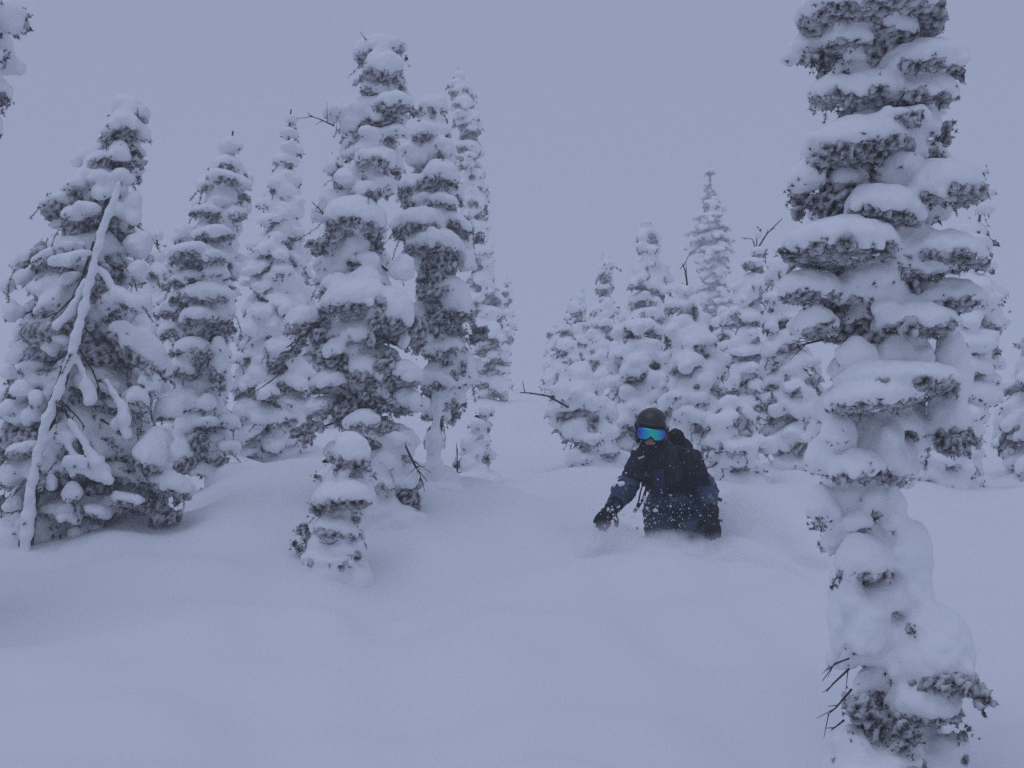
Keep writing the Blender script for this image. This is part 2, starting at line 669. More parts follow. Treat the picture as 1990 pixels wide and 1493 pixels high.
    for p_ in prims:
        if p_[0] != 'e' or p_[2][0] < 0.62 * s:
            continue
        ra_, rb_, rc_, rd_ = p_[2][0], p_[2][1], p_[2][2], p_[3]
        if spec.get('bare'):
            skip_it = False
            for (bx0, by0, bx1, by1, fac) in spec['bare']:
                q0, q1 = P(bx0, by0, d), P(bx1, by1, d)
                if q0[0] < p_[1][0] < q1[0] and q1[2] < p_[1][2] < q0[2] and rs.rand() > fac:
                    skip_it = True
            if skip_it:
                continue
        bl = spec.get('bough', 0.62) * rs.uniform(0.5, 1.35)
        bc = p_[1] - p_[4][2] * (rd_ * 0.7)
        boughs.append(ell(bc, (ra_ * 0.88, rb_ * 0.88, rc_ * 0.3), (rd_ * 0.25 + rc_ * 0.34) * bl, u=p_[4][0], w=p_[4][2]))
        back = p_[1][1] > d + 0.15
        for q in range(max(2, int(nf * (0.4 if back else 1.0)))):
            th = rs.uniform(0, 6.28)
            rho = rs.uniform(0.72, 0.95)
            st_ = p_[1] + np.array([math.cos(th) * ra_ * rho, math.sin(th) * rb_ * rho, -rd_ * 0.4]) @ p_[4]
            dv = np.array([math.cos(th) * 0.55, math.sin(th) * 0.55, 0]) @ p_[4] + np.array([0, 0, -rs.uniform(0.5, 1.3)]) + rs.normal(0, 0.15, 3)
            dv /= np.linalg.norm(dv)
            fl = (rc_ + rd_) * rs.uniform(0.20, 0.72) * bl
            fw = min(max(0.15 * ra_, 0.45 * spec.get('tuft', 0.05)), 0.06) * rs.uniform(0.7, 1.3)
            boughs.append(ell(st_ + dv * fl * 0.5, (fl, fw, fw * 0.8), None, u=dv, w=(0.3, 0.2, 1)))
    for (a, b_, n_, spread, fz) in spec.get('dark', []):       # needle clumps seen in the photo, as solid boughs
        q = P(a, b_, d + fz + 0.06)
        for i in range(max(3, int(n_ / 7))):
            w_ = min(0.045, 0.5 * spread / pm) * rs.uniform(0.6, 1.2)
            dv = rs.normal(0, 1, 3) + np.array([0, 0, -0.8])
            boughs.append(ell(q + rs.normal(0, 0.55, 3) * spread / pm, (w_ * 1.7, w_, w_ * 0.8), None, u=dv, w=(0.2, 0.3, 1)))
    for zz in np.arange(bz + 0.25, top_pt[2] - 0.25, 0.16):      # needle-dark heart of the crown
        r = rad_at(zz)
        if r > 0.16:
            c = axis_at(zz)
            for q in range(2):
                w_ = r * rs.uniform(0.24, 0.40)
                boughs.append(ell(c + np.array([rs.normal(0, 0.2) * r, rs.normal(0, 0.2) * r, 0]), (w_, w_, 0.11)))
    # knobs of rimed snow round the lower rim of every pillow
    kn = []
    ks = spec.get('knob', 0.17 * s)
    for p_ in prims:
        if p_[0] != 'e' or p_[2][0] < 2.2 * ks:
            continue
        per = p_[2][0] + p_[2][1]
        for q in range(int(min(spec.get('knobs', 9), per / ks * 1.2))):
            th = rs.uniform(0, 6.28)
            rr2 = rs.uniform(0.72, 0.98)
            lv = np.array([math.cos(th) * p_[2][0] * rr2, math.sin(th) * p_[2][1] * rr2, -p_[3] * rs.uniform(0.0, 0.75)])
            if rs.rand() < 0.25:
                lv[2] = p_[2][2] * rs.uniform(0.0, 0.4)
            r_ = ks * rs.uniform(0.55, 1.25)
            kn.append(ell(p_[1] + lv @ p_[4], (r_, r_, r_ * rs.uniform(0.8, 1.2))))
    prims = prims + kn
    rb0 = spec.get('skirt', max(0.2, 0.42 * rads[-1]))
    for q in range(12):                         # low drift of snow round the foot
        an = rs.uniform(0, 6.28)
        rr3 = rb0 * rs.uniform(0.2, 0.9)
        fx, fy = bX + math.cos(an) * rr3, d + math.sin(an) * rr3
        wq = rb0 * rs.uniform(0.5, 0.9)
        prims.append(ell((fx, fy, float(ground_z(fx, fy)) - 0.04), (wq, wq, 0.11 * rs.uniform(0.6, 1.5)), 0.25))
    h = spec.get('h', 0.02)
    V, F = field_mesh(prims, h, spec.get('k', 0.022))
    N = normals_of(V, F)
    amp = spec.get('amp', 0.012)
    V = V + N * (amp * waves(V, rs, 26, 0.06, 0.35))[:, None]
    V = V + N * (amp * 0.4 * waves(V, rs, 26, 0.03, 0.08))[:, None]
    N = normals_of(V, F)
    me = mesh_from('snow_cover', V - P0, F)
    link('snow_cover', me, M_SNOW, root)
    # needle tufts under and at the rims of the pillows
    tz = spec.get('tuft', 0.05) * 0.66
    dens = spec.get('density', 900)
    cl = waves(V, rs, 24, 0.10, 0.5)
    under = np.clip((-0.22 - N[:, 2]) / 0.5, 0, 1)
    rim = np.clip(1 - np.abs(N[:, 2]) / 0.45, 0, 1) * np.clip((cl - spec.get('peek', 0.35)) * 4, 0, 1) * 0.5
    prob = (under * np.clip(0.55 + cl * 1.5, 0.0, 1.4) + rim * 0.35) * dens * 0.16 * h * h
    if spec.get('bare'):                        # smooth wind-packed drapes: few needles there
        for (bx0, by0, bx1, by1, fac) in spec['bare']:
            q0, q1 = P(bx0, by0, d), P(bx1, by1, d)
            m = (V[:, 0] > q0[0]) & (V[:, 0] < q1[0]) & (V[:, 2] < q0[2]) & (V[:, 2] > q1[2])
            prob = np.where(m, prob * fac, prob)
    sel = rs.rand(len(V)) < prob
    tp, tn = V[sel], N[sel]
    ax_c = np.stack([np.interp(tp[:, 2], zs[::-1], cxs[::-1]), np.full(len(tp), d), tp[:, 2]], 1)
    outw = tp - ax_c
    outw /= np.linalg.norm(outw, axis=1, keepdims=True) + 1e-6
    dr = tn * 0.7 + outw * 0.25 + np.array([0, 0, -0.5]) + rs.normal(0, 0.3, tp.shape)
    dr /= np.linalg.norm(dr, axis=1, keepdims=True)
    fr = spec.get('frost', 0.45) + 0.12
    nb = spec.get('blades', 18)
    wd = spec.get('width', 0.10)
    chunks = [tufts(tp - tn * tz * 0.25, dr, tz * rs.uniform(0.6, 1.25, len(tp)), nb, rs, fr, wd)]
    hb_ = h * spec.get('bough_res', 1.1)
    BV, BF = field_mesh(boughs, hb_, spec.get('k', 0.022) * 0.6)
    BN = normals_of(BV, BF)
    lum = spec.get('lump', 0.05)
    pat = waves(BV, rs, 60, lum * 0.55, lum * 1.5)
    BV = BV + BN * (0.42 * lum * pat)[:, None]
    BN = normals_of(BV, BF)
    big = waves(BV, rs, 24, 0.15, 0.6)
    fb = np.clip(fr - 0.16 + 1.25 * pat + 0.25 * big + 0.35 * np.clip(BN[:, 2], 0, 1), 0.0, 0.95)
    BT = np.vstack([BF[:, [0, 1, 2]], BF[:, [0, 2, 3]]])
    chunks.append((BV, BT, fb, np.clip(0.35 + 0.5 * big, 0, 1)))
    seln = rs.rand(len(BV)) < hb_ * hb_ / (tz * 0.9) ** 2 * spec.get('needles', 1.3) * np.clip(0.9 - 0.5 * BN[:, 2], 0.2, 1.2) * np.where(BV[:, 1] < d + 0.1, 1.0, 0.3)
    np_, nn_ = BV[seln], BN[seln]
    nd_ = nn_ + np.array([0, 0, -0.35]) + rs.normal(0, 0.35, np_.shape)
    nd_ /= np.linalg.norm(nd_, axis=1, keepdims=True)
    chunks.append(tufts(np_ - nn_ * tz * 0.2, nd_, tz * rs.uniform(0.35, 0.75, len(np_)), max(5, nb // 3), rs, fr, wd * 1.3))
    # hanging sprays
    ns = int(len(tp) * spec.get('spray', 0.08) * 0.7)
    if ns > 2:
        pick = rs.choice(len(tp), ns, replace=False)
        pick = pick[tn[pick, 2] < 0.1]
        sp, sdr = sprays(tp[pick], outw[pick] * 0.35 + np.array([0, 0, -0.6]) + tn[pick] * 0.4 + rs.normal(0, 0.25, (len(pick), 3)),
                         spec.get('spray_len', 0.14) * rs.uniform(0.5, 1.4, len(pick)), tz * 0.6, rs)
        chunks.append(tufts(sp, sdr, tz * rs.uniform(0.5, 0.95, len(sp)), max(6, nb - 2), rs, fr, wd))
    cell = 0.055
    def vkey(A_):
        g = np.floor(A_ / cell).astype(np.int64)
        return (g[:, 0] + 4000) * 100000000 + (g[:, 1] + 4000) * 10000 + (g[:, 2] + 2000)
    solid = np.unique(vkey(np.vstack([BV, V])))
    if inner:
        ip = np.array(inner)
        ip = ip[np.isin(vkey(ip), solid)]
        idr = rs.normal(0, 1, ip.shape) + np.array([0, 0, -0.8])
        idr /= np.linalg.norm(idr, axis=1, keepdims=True)
        chunks.append(tufts(ip, idr, tz * rs.uniform(0.6, 1.1, len(ip)), nb, rs, fr - 0.12, wd))
    for (a, b_, n_, spread, fz) in spec.get('dark', []):       # dense dark needle clumps seen in the photo
        q = P(a, b_, d + fz + 0.05)
        n_ = int(n_ * spec.get('dark_n', 0.6))
        spread *= 0.9
        ip = q + rs.normal(0, 1, (n_, 3)) * np.array([spread, spread * 0.8, spread]) / pm
        ip = ip[np.isin(vkey(ip), solid)]                      # only where there is wood to grow on
        n_ = len(ip)
        idr = rs.normal(0, 1, ip.shape) + np.array([0, -0.3, -0.4])
        idr /= np.linalg.norm(idr, axis=1, keepdims=True)
        chunks.append(tufts(ip, idr, tz * rs.uniform(0.45, 0.85, n_), nb, rs, 0.22, wd))
    crown_object(chunks, root)
    # trunk with limbs
    zt = np.linspace(bz - 0.5, top_pt[2] - 0.05, 14)
    path = [axis_at(zq) for zq in zt]
    if spec.get('trunk_path'):
        path = [P(*spec['trunk_path'][0][:2], d + spec['trunk_path'][0][2]) + np.array([-0.05, 0, -0.6])] + [P(a, b_, d + o_) for a, b_, o_ in spec['trunk_path']]
    r0 = spec.get('trunk', 0.011 * Hh + 0.02)
    parts = [tube(path, np.linspace(r0, 0.008, len(path)), 9)]
    for i in rs.permutation(len(limbs))[:70]:
        a, b_ = limbs[i]
        m = (a + b_) / 2 + np.array([0, 0, 0.04])
        parts.append(tube([a, m, b_], [r0 * 0.28, r0 * 0.2, 0.004], 5))
    TV, TF = join(parts)
    quads_fix('trunk', TV - P0, TF, M_BARK, root)
    for br in spec.get('branches') or []:
        pts, rad = br
        bp_ = np.array([P(a, b_, d + o_) for a, b_, o_ in pts])
        parts = [tube(bp_ - P0, np.linspace(rad, rad * 0.35, len(bp_)), 6)]
        for i in range(1, len(bp_)):                          # side twigs
            for q in range(2):
                t_ = rs.rand()
                st_ = bp_[i - 1] * (1 - t_) + bp_[i] * t_
                dv = (bp_[i] - bp_[i - 1])
                dv = dv / np.linalg.norm(dv) + rs.normal(0, 0.6, 3)
                parts.append(tube([st_ - P0, st_ + dv * rs.uniform(0.03, 0.09) - P0], [rad * 0.5, rad * 0.2], 5))
        BV, BF = join(parts)
        quads_fix('branch', BV, BF, M_TWIG, root)
    return root


def zc(x0, y0, s, lst):
    """Readings taken on an enlarged crop back to photo pixels."""
    return [(x0 + a[0] / s, y0 + a[1] / s, a[2] / s, a[3] / s) + tuple(a[4:]) for a in lst]


# --- the near right tree, plastered column
Q_hand = zc(1450, 0, 1.99, [
    (470, 30, 280, 100), (250, 165, 70, 60), (400, 150, 120, 60), (560, 110, 110, 70),
    (690, 240, 165, 80), (330, 350, 85, 60), (470, 335, 90, 65), (690, 355, 130, 70), (420, 555, 205, 95, 8),
    (560, 470, 150, 35), (695, 470, 62, 70), (235, 690, 70, 70), (760, 720, 155, 105, 5), (540, 800, 155, 85),
    (370, 945, 225, 95), (775, 975, 150, 75), (250, 1115, 120, 70), (270, 1240, 75, 65), (790, 1150, 130, 70),
    (650, 1245, 160, 65), (580, 1370, 55, 85), (430, 1370, 70, 60), (590, 1470, 240, 70), (800, 1420, 70, 150, 0, -0.1)])
Q_hand += zc(1450, 740, 1.983, [
    (500, 60, 195, 70), (785, 130, 75, 170, 0, -0.1), (350, 205, 65, 80), (290, 300, 62, 80), (430, 330, 105, 60),
    (300, 480, 60, 80), (470, 475, 75, 90), (575, 520, 45, 110, 0, -0.15), (635, 660, 80, 120, 0, -0.15), (650, 800, 70, 140, 0, -0.15),
    (450, 690, 100, 95), (400, 840, 60, 90), (460, 950, 95, 150), (345, 930, 28, 190, 0, -0.15),
    (735, 1060, 140, 190, 0, -0.15), (690, 1240, 130, 100), (620, 1430, 55, 55), (780, 1420, 75, 55), (420, 1400, 80, 70), (500, 1480, 170, 50)])
TREES = []
TREES.append(dict(name='near_fir_tree', label='tall column-like tree plastered with snow, closest to the camera, rising past the top edge',
    d=6.0, seed=11, sil=[(-120, 1640, 1740), (0, 1570, 1860), (80, 1545, 1850), (160, 1560, 1880), (260, 1550, 1850), (340, 1530, 1905), (420, 1530, 1905),
                         (520, 1515, 1905), (600, 1525, 1880), (700, 1570, 1870), (800, 1580, 1880), (900, 1570, 1850), (960, 1570, 1730), (1040, 1600, 1790),
                         (1120, 1615, 1810), (1200, 1615, 1830), (1300, 1615, 1885), (1400, 1620, 1890), (1480, 1640, 1880)],
    base_x=1715, hand=Q_hand, blob=0.13, blob_h=0.6, h=0.0118, k=0.011, amp=0.008, tuft=0.034, density=2000, blades=18, width=0.11, knobs=12, knob=0.018, lump=0.036, fingers=10, bough_res=1.35, needles=0.9, bough=0.5, hang=7, dark_n=1.0,
    frost=0.50, spray=0.05, spray_len=0.07, peek=0.15, trunk=0.06, skip=0.2,
    bare=[(1720, 850, 1900, 1360, 0.06), (1600, 1180, 1760, 1260, 0.1), (1810, 560, 1900, 900, 0.35)],
    dark=[(1760, 560, 130, 32, -0.12), (1720, 600, 80, 26, -0.12), (1590, 620, 60, 20, -0.2), (1760, 500, 40, 14, -0.05), (1670, 1370, 80, 30, -0.2), (1690, 1420, 70, 25, -0.2),
          (1590, 120, 60, 22, -0.2), (1680, 70, 60, 30, -0.2), (1740, 60, 50, 25, -0.2), (1830, 270, 50, 18, -0.1), (1560, 390, 70, 22, -0.15), (1590, 1020, 25, 14, -0.3),
          (1760, 1435, 40, 22, -0.35), (1870, 1425, 25, 12, -0.25), (1770, 1225, 8, 7, -0.32)],
    branches=[([(1650, 1300, -0.2), (1618, 1330, -0.25), (1606, 1345, -0.25)], 0.005), ([(1655, 1340, -0.2), (1625, 1375, -0.25), (1608, 1390, -0.25)], 0.005),
              ([(1650, 1280, -0.2), (1622, 1290, -0.22), (1598, 1324, -0.25)], 0.004), ([(1640, 1400, -0.2), (1615, 1420, -0.25)], 0.005),
              ([(1600, 660, -0.15), (1560, 670, -0.2), (1535, 683, -0.22)], 0.005)]))

# --- the tall middle tree
E_hand = zc(480, 40, 2.765, [
    (730, 250, 105, 105), (760, 120, 100, 30), (600, 460, 65, 60), (480, 490, 75, 40), (790, 440, 110, 60), (800, 595, 75, 40), (655, 600, 60, 35),
    (560, 835, 52, 85), (690, 740, 90, 50), (470, 770, 50, 45), (640, 910, 80, 50), (570, 1055, 165, 115), (460, 1160, 60, 35), (560, 1205, 35, 42),
    (720, 860, 60, 40), (640, 1390, 88, 75), (480, 1420, 78, 65), (830, 1340, 62, 90), (650, 1280, 60, 40)])
E_hand += zc(480, 560, 2.667, [
    (560, 60, 180, 100), (740, 120, 125, 130), (815, 260, 35, 95), (290, 165, 95, 80), (570, 235, 88, 60), (460, 310, 58, 52), (620, 420, 100, 75),
    (790, 445, 120, 72), (430, 485, 100, 62), (830, 570, 70, 50), (600, 685, 95, 58), (370, 610, 75, 45), (330, 720, 60, 35),
    (720, 890, 66, 65), (735, 1005, 80, 48), (690, 1150, 60, 80), (755, 1150, 35, 80), (850, 1000, 35, 55), (770, 780, 60, 40)])
TREES.append(dict(name='fir_tree', label='big middle tree with stacked rounded snow pillows and a blunt snow-capped top',
    d=10.5, seed=21, sil=[(75, 715, 775), (110, 700, 800), (180, 690, 800), (230, 625, 810), (300, 640, 800), (380, 605, 775), (440, 605, 770), (520, 600, 810),
                          (600, 560, 815), (660, 560, 815), (730, 600, 825), (800, 600, 830), (860, 640, 830), (930, 690, 830), (1000, 710, 820)],
    base_x=760, hand=E_hand, blob=0.17, blob_h=0.6, h=0.018, k=0.012, amp=0.009, tuft=0.05, density=1000, blades=10, frost=0.52, spray=0.12, spray_len=0.16,
    peek=0.45, dark=[(600, 640, 50, 20, -0.3), (585, 665, 30, 12, -0.3), (740, 470, 40, 22, -0.2), (650, 325, 40, 16, -0.2), (720, 165, 30, 14, -0.15), (760, 228, 40, 20, -0.2),
                     (715, 770, 60, 30, -0.3), (640, 700, 40, 25, -0.3), (760, 830, 60, 25, -0.25), (800, 960, 60, 22, -0.1), (790, 985, 50, 20, -0.15), (755, 700, 50, 22, -0.4),
                     (625, 480, 40, 20, -0.3), (705, 80, 12, 5, 0), (793, 117, 12, 5, 0), (600, 850, 50, 18, -0.2), (580, 845, 30, 14, -0.2)],
    branches=[([(632, 618, -0.4), (595, 650, -0.45), (556, 676, -0.5)], 0.012), ([(728, 95, -0.05), (708, 75, -0.1)], 0.007), ([(640, 435, -0.2), (622, 408, -0.3), (606, 392, -0.3)], 0.007),
              ([(650, 245, -0.2), (622, 232, -0.2), (598, 224, -0.2)], 0.006), ([(785, 860, -0.2), (805, 905, -0.25), (830, 935, -0.25)], 0.008), ([(790, 870, -0.2), (815, 920, -0.25), (826, 955, -0.25)], 0.006),
              ([(560, 715, -0.3), (520, 745, -0.4), (490, 765, -0.4)], 0.005)]))
G_hand = zc(480, 40, 2.765, [
    (1010, 450, 78, 60), (950, 600, 75, 60), (1045, 680, 68, 65), (910, 725, 55, 68), (1040, 830, 100, 88), (1060, 970, 85, 45, -12), (880, 875, 78, 58),
    (920, 1090, 155, 85), (1010, 1200, 155, 90), (1130, 1080, 90, 40, -32), (1060, 1430, 115, 62), (1180, 1290, 50, 70)])
G_hand += zc(480, 560, 2.667, [
    (1090, 80, 82, 125), (1015, 310, 118, 58), (1140, 440, 48, 125), (1060, 410, 35, 25), (960, 250, 60, 50), (900, 130, 60, 70), (1000, 480, 80, 50)])
TREES.append(dict(name='fir_tree', label='snow-hung tree close behind the big middle tree, its branch tip pointing right',
    d=11.6, seed=22, sil=[(190, 825, 860), (240, 790, 885), (300, 790, 890), (360, 770, 900), (430, 755, 925), (470, 755, 950), (540, 790, 915), (620, 795, 920), (700, 805, 930), (770, 815, 915), (800, 820, 880)],
    base_x=842, hand=G_hand, blob=0.17, blob_h=0.6, h=0.02, k=0.012, amp=0.010, tuft=0.052, density=900, frost=0.50, spray=0.18, spray_len=0.2, peek=0.5,
    dark=[(845, 520, 80, 26, -0.3), (835, 570, 70, 26, -0.3), (850, 630, 60, 26, -0.3), (820, 670, 50, 16, -0.2), (870, 720, 60, 30, -0.2), (925, 655, 50, 18, -0.1), (790, 395, 40, 20, -0.2),
          (930, 465, 40, 14, 0), (890, 800, 30, 16, -0.1), (870, 780, 50, 22, -0.1), (830, 850, 40, 14, -0.05)],
    strips=[([(850, 760), (846, 850), (846, 930)], 15, -0.08)]))
# --- plastered sapling at the foot of the middle tree
F_hand = zc(480, 560, 2.667, [(540, 850, 100, 100), (480, 960, 60, 45), (500, 1075, 155, 85), (400, 1100, 60, 60), (450, 1240, 105, 62), (380, 1330, 60, 50), (470, 1360, 100, 55), (430, 1410, 140, 30), (600, 1060, 55, 70)])
TREES.append(dict(name='sapling', label='small snow-plastered sapling standing in front of the big middle tree',
    d=9.6, seed=23, sil=[(842, 655, 700), (900, 625, 715), (960, 605, 725), (1010, 605, 725), (1060, 575, 695), (1098, 580, 690)], base_x=645, hand=F_hand,
    blob=0.10, h=0.014, k=0.014, amp=0.007, tuft=0.036, density=900, frost=0.45, spray=0.1, spray_len=0.1, peek=0.3, skirt=0.17,
    dark=[(640, 1000, 40, 18, -0.12), (615, 990, 20, 10, -0.15), (590, 1035, 45, 13, -0.1), (580, 1060, 30, 10, -0.1), (645, 1090, 35, 10, -0.2), (690, 1010, 25, 10, -0.1), (640, 890, 14, 8, -0.2), (613, 925, 12, 7, -0.15)],
    branches=[([(655, 1050, -0.25), (645, 1058, -0.25), (630, 1057, -0.22)], 0.004)]))
# --- the leaning tree on the left
B_hand = zc(0, 150, 2.488, [
    (610, 150, 62, 75), (600, 230, 78, 70), (680, 270, 48, 50), (578, 360, 50, 60), (490, 400, 80, 42), (400, 385, 55, 38), (590, 480, 62, 42), (480, 490, 60, 40),
    (485, 560, 42, 42), (560, 540, 42, 40), (350, 530, 48, 42), (270, 600, 85, 38), (640, 600, 38, 60), (635, 670, 45, 60), (665, 815, 62, 85), (330, 830, 85, 24), (250, 870, 95, 32),
    (110, 880, 65, 34), (660, 935, 48, 55), (420, 640, 60, 35), (560, 640, 40, 45), (680, 1090, 55, 55), (600, 1060, 70, 35, -25), (690, 1310, 130, 80, -38), (600, 1240, 80, 55, -38),
    (760, 1390, 70, 60, -30), (700, 1190, 60, 50), (60, 1130, 45, 60), (190, 1130, 30, 40), (40, 1000, 40, 40), (120, 960, 50, 40), (500, 1120, 30, 45), (340, 980, 60, 30, 30), (250, 1080, 70, 36, 45)])
B_hand += zc(0, 650, 3.317, [
    (960, 770, 105, 120), (1010, 660, 80, 60), (1100, 960, 150, 75), (1080, 480, 85, 80), (150, 740, 105, 50), (90, 900, 85, 95), (100, 1090, 75, 48), (830, 1060, 100, 42), (60, 480, 70, 60),
    (140, 350, 70, 60), (240, 420, 50, 60), (880, 400, 80, 60), (760, 560, 40, 80, -60), (960, 300, 80, 60, -35), (60, 250, 50, 60), (620, 1130, 90, 35), (430, 1180, 60, 30), (330, 960, 40, 60),
    (480, 1020, 60, 70), (600, 830, 40, 70, -55)])
TREES.append(dict(name='leaning_fir_tree', label='leaning tree at left with a bare white snow-covered trunk and down-sweeping limbs',
    d=10.5, bough=0.9, hang=30, front=0.66, fingers=7, bough_res=1.45, needles=0.7, seed=31, sil=[(190, 222, 270), (240, 205, 290), (300, 165, 290), (360, 120, 280), (420, 75, 285), (480, 45, 290), (560, 15, 300), (640, -20, 320), (720, -60, 340), (800, -80, 360), (880, -80, 380), (960, -60, 385), (1010, -40, 340)],
    base_x=52, hand=B_hand, blob=0.16, blob_h=0.6, h=0.019, k=0.012, amp=0.009, tuft=0.05, density=1300, frost=0.62, spray=0.25, spray_len=0.22, peek=0.1, inner=5, skip=0.05,
    trunk_path=[(60, 985, -0.5), (87, 831, -0.48), (118, 750, -0.46), (145, 668, -0.44), (177, 536, -0.38), (195, 447, -0.3), (215, 360, -0.15), (240, 230, 0)],
    strips=[([(232, 352), (220, 395), (197, 447), (177, 536), (157, 624), (145, 668), (118, 750), (87, 831), (68, 906), (54, 985), (46, 1085)], 9, -0.54),
            ([(196, 520), (225, 575), (280, 590)], 13, -0.5), ([(150, 690), (172, 750), (185, 775)], 9, -0.5), ([(205, 735), (235, 790), (245, 850)], 11, -0.45),
            ([(135, 815), (175, 880), (215, 935)], 10, -0.5), ([(170, 540), (140, 600), (105, 640)], 9, -0.48), ([(180, 490), (130, 500), (100, 505)], 10, -0.45), ([(120, 850), (150, 890), (165, 915)], 6, -0.48)],
    dark=[(130, 640, 90, 35, -0.1), (110, 690, 70, 28, -0.15), (110, 900, 120, 34, -0.25), (170, 960, 110, 40, -0.25), (100, 980, 60, 24, -0.3), (170, 800, 70, 30, -0.2), (230, 880, 70, 34, -0.2), (290, 980, 70, 26, -0.25), (310, 1000, 50, 24, -0.25),
          (170, 405, 60, 26, -0.2), (120, 400, 60, 26, -0.15), (150, 440, 60, 35, -0.1), (215, 600, 70, 26, -0.3), (205, 560, 50, 20, -0.3), (250, 690, 60, 26, -0.3), (30, 850, 50, 20, -0.2), (20, 980, 50, 24, -0.2), (200, 330, 40, 25, -0.15), (260, 310, 40, 16, -0.15)],
    branches=[([(155, 680, -0.56), (180, 720, -0.58), (195, 760, -0.56), (205, 790, -0.55)], 0.009), ([(120, 780, -0.56), (150, 810, -0.56), (165, 830, -0.55)], 0.008), ([(183, 470, -0.5), (150, 570, -0.5), (85, 635, -0.45)], 0.012),
              ([(120, 785, -0.56), (150, 850, -0.56), (175, 925, -0.55), (190, 960, -0.5)], 0.009), ([(165, 638, -0.52), (205, 680, -0.54), (235, 720, -0.5)], 0.009)]))
C_hand = zc(0, 150, 2.488, [
    (1110, 330, 48, 55), (1095, 420, 62, 40), (1090, 490, 95, 40), (1010, 520, 60, 32), (1160, 510, 50, 30), (1060, 600, 55, 36), (1000, 650, 80, 34), (1140, 660, 60, 34), (1030, 760, 95, 40), (880, 770, 50, 25, 30),
    (920, 850, 120, 45), (900, 970, 75, 40), (1030, 870, 70, 40), (1010, 1050, 130, 58), (1090, 1120, 48, 75), (960, 1155, 90, 50), (820, 1120, 70, 36), (880, 1060, 60, 40), (930, 1300, 80, 45), (1060, 1380, 42, 95), (820, 1220, 60, 40), (870, 1400, 80, 45), (1040, 940, 60, 45)])
C_hand += zc(0, 650, 3.317, [(1240, 80, 100, 60), (1400, 80, 48, 72), (1200, 210, 60, 52), (1440, 310, 55, 110), (1340, 440, 58, 70), (1220, 430, 68, 60), (1190, 770, 110, 115, 25), (1280, 860, 60, 60), (1470, 720, 70, 35), (1430, 890, 70, 40), (1480, 560, 70, 50), (1340, 560, 60, 35)])
TREES.append(dict(name='fir_tree', label='tree with wide flat snow pillows, standing right behind the leaning tree',
    d=12.8, seed=41, sil=[(245, 440, 468), (300, 420, 475), (345, 382, 490), (400, 380, 492), (450, 345, 490), (500, 320, 485), (580, 310, 480), (660, 310, 475), (740, 305, 475), (820, 305, 480), (880, 320, 470), (925, 380, 440)],
    base_x=468, hand=C_hand, blob=0.17, blob_h=0.55, h=0.021, k=0.012, amp=0.010, tuft=0.055, density=800, frost=0.52, spray=0.18, spray_len=0.18, peek=0.45,
    dark=[(440, 380, 40, 14, -0.1), (470, 395, 40, 14, -0.1), (400, 700, 60, 24, -0.3), (420, 730, 60, 22, -0.3), (345, 560, 40, 20, -0.2), (380, 550, 30, 18, -0.2), (370, 635, 40, 22, -0.2), (400, 850, 60, 25, -0.1), (420, 900, 50, 20, -0.1), (440, 640, 50, 16, -0.1)]))
D_hand = None
TREES.append(dict(name='fir_tree', label='narrow pointed spire tree between the flat-pillowed tree and the big middle tree',
    d=16.0, fingers=5, needles=0.4, bough_res=1.4, blades=10, width=0.14, seed=51, sil=[(205, 560, 572), (250, 545, 582), (330, 525, 585), (400, 505, 590), (460, 485, 595), (540, 470, 605), (620, 455, 615), (700, 440, 625), (780, 430, 620), (840, 430, 610), (885, 440, 590)],
    base_x=520, blob=0.15, blob_h=0.6, h=0.022, k=0.014, amp=0.012, tuft=0.06, density=800, frost=0.45, spray=0.2, spray_len=0.18, peek=0.5, gap=1.2, droop=1.2))
# --- corner tree: only its right-hand branches reach into the picture
TREES.append(dict(name='fir_tree', label='tree mostly outside the picture, drooping branch tips reaching in at the top left corner',
    d=8.0, fingers=4, needles=0.3, bough_res=1.4, seed=61, sil=[(-160, -160, -130), (-60, -230, -10), (0, -260, 32), (45, -280, 55), (120, -280, 38), (190, -290, 10), (240, -300, -30), (400, -330, -60), (600, -340, -60), (900, -380, -80), (1150, -380, -120)],
    base_x=-200, blob=0.17, blob_h=0.6, h=0.030, k=0.02, amp=0.010, tuft=0.05, density=900, frost=0.3, spray=0.25, spray_len=0.12, peek=0.2,
    dark=[(35, 32, 60, 12, -0.1), (48, 50, 40, 8, -0.1), (10, 35, 60, 14, -0.1), (8, 195, 50, 10, -0.1), (5, 70, 25, 8, 0)]))
# --- behind the middle trees
def simple(name, label, d, seed, sil, base_x=None, **kw):
    sp = dict(name=name, label=label, d=d, seed=seed, sil=sil, blob=0.115 + 0.0032 * d, blob_h=0.6, gap=1.3, bough=1.35, h=0.0165 + 0.0013 * d, k=0.013 + 0.0003 * d, amp=0.012, fingers=4, bough_res=1.4, needles=0.36, lump=0.055 + 0.0015 * d, tuft=0.055 + 0.0018 * d,
              density=850 / (1 + d / 30.0), frost=0.48, spray=0.15, spray_len=0.16, peek=0.5, blades=8, width=0.16)
    if base_x is not None:
        sp['base_x'] = base_x
    sp.update(kw)
    TREES.append(sp)


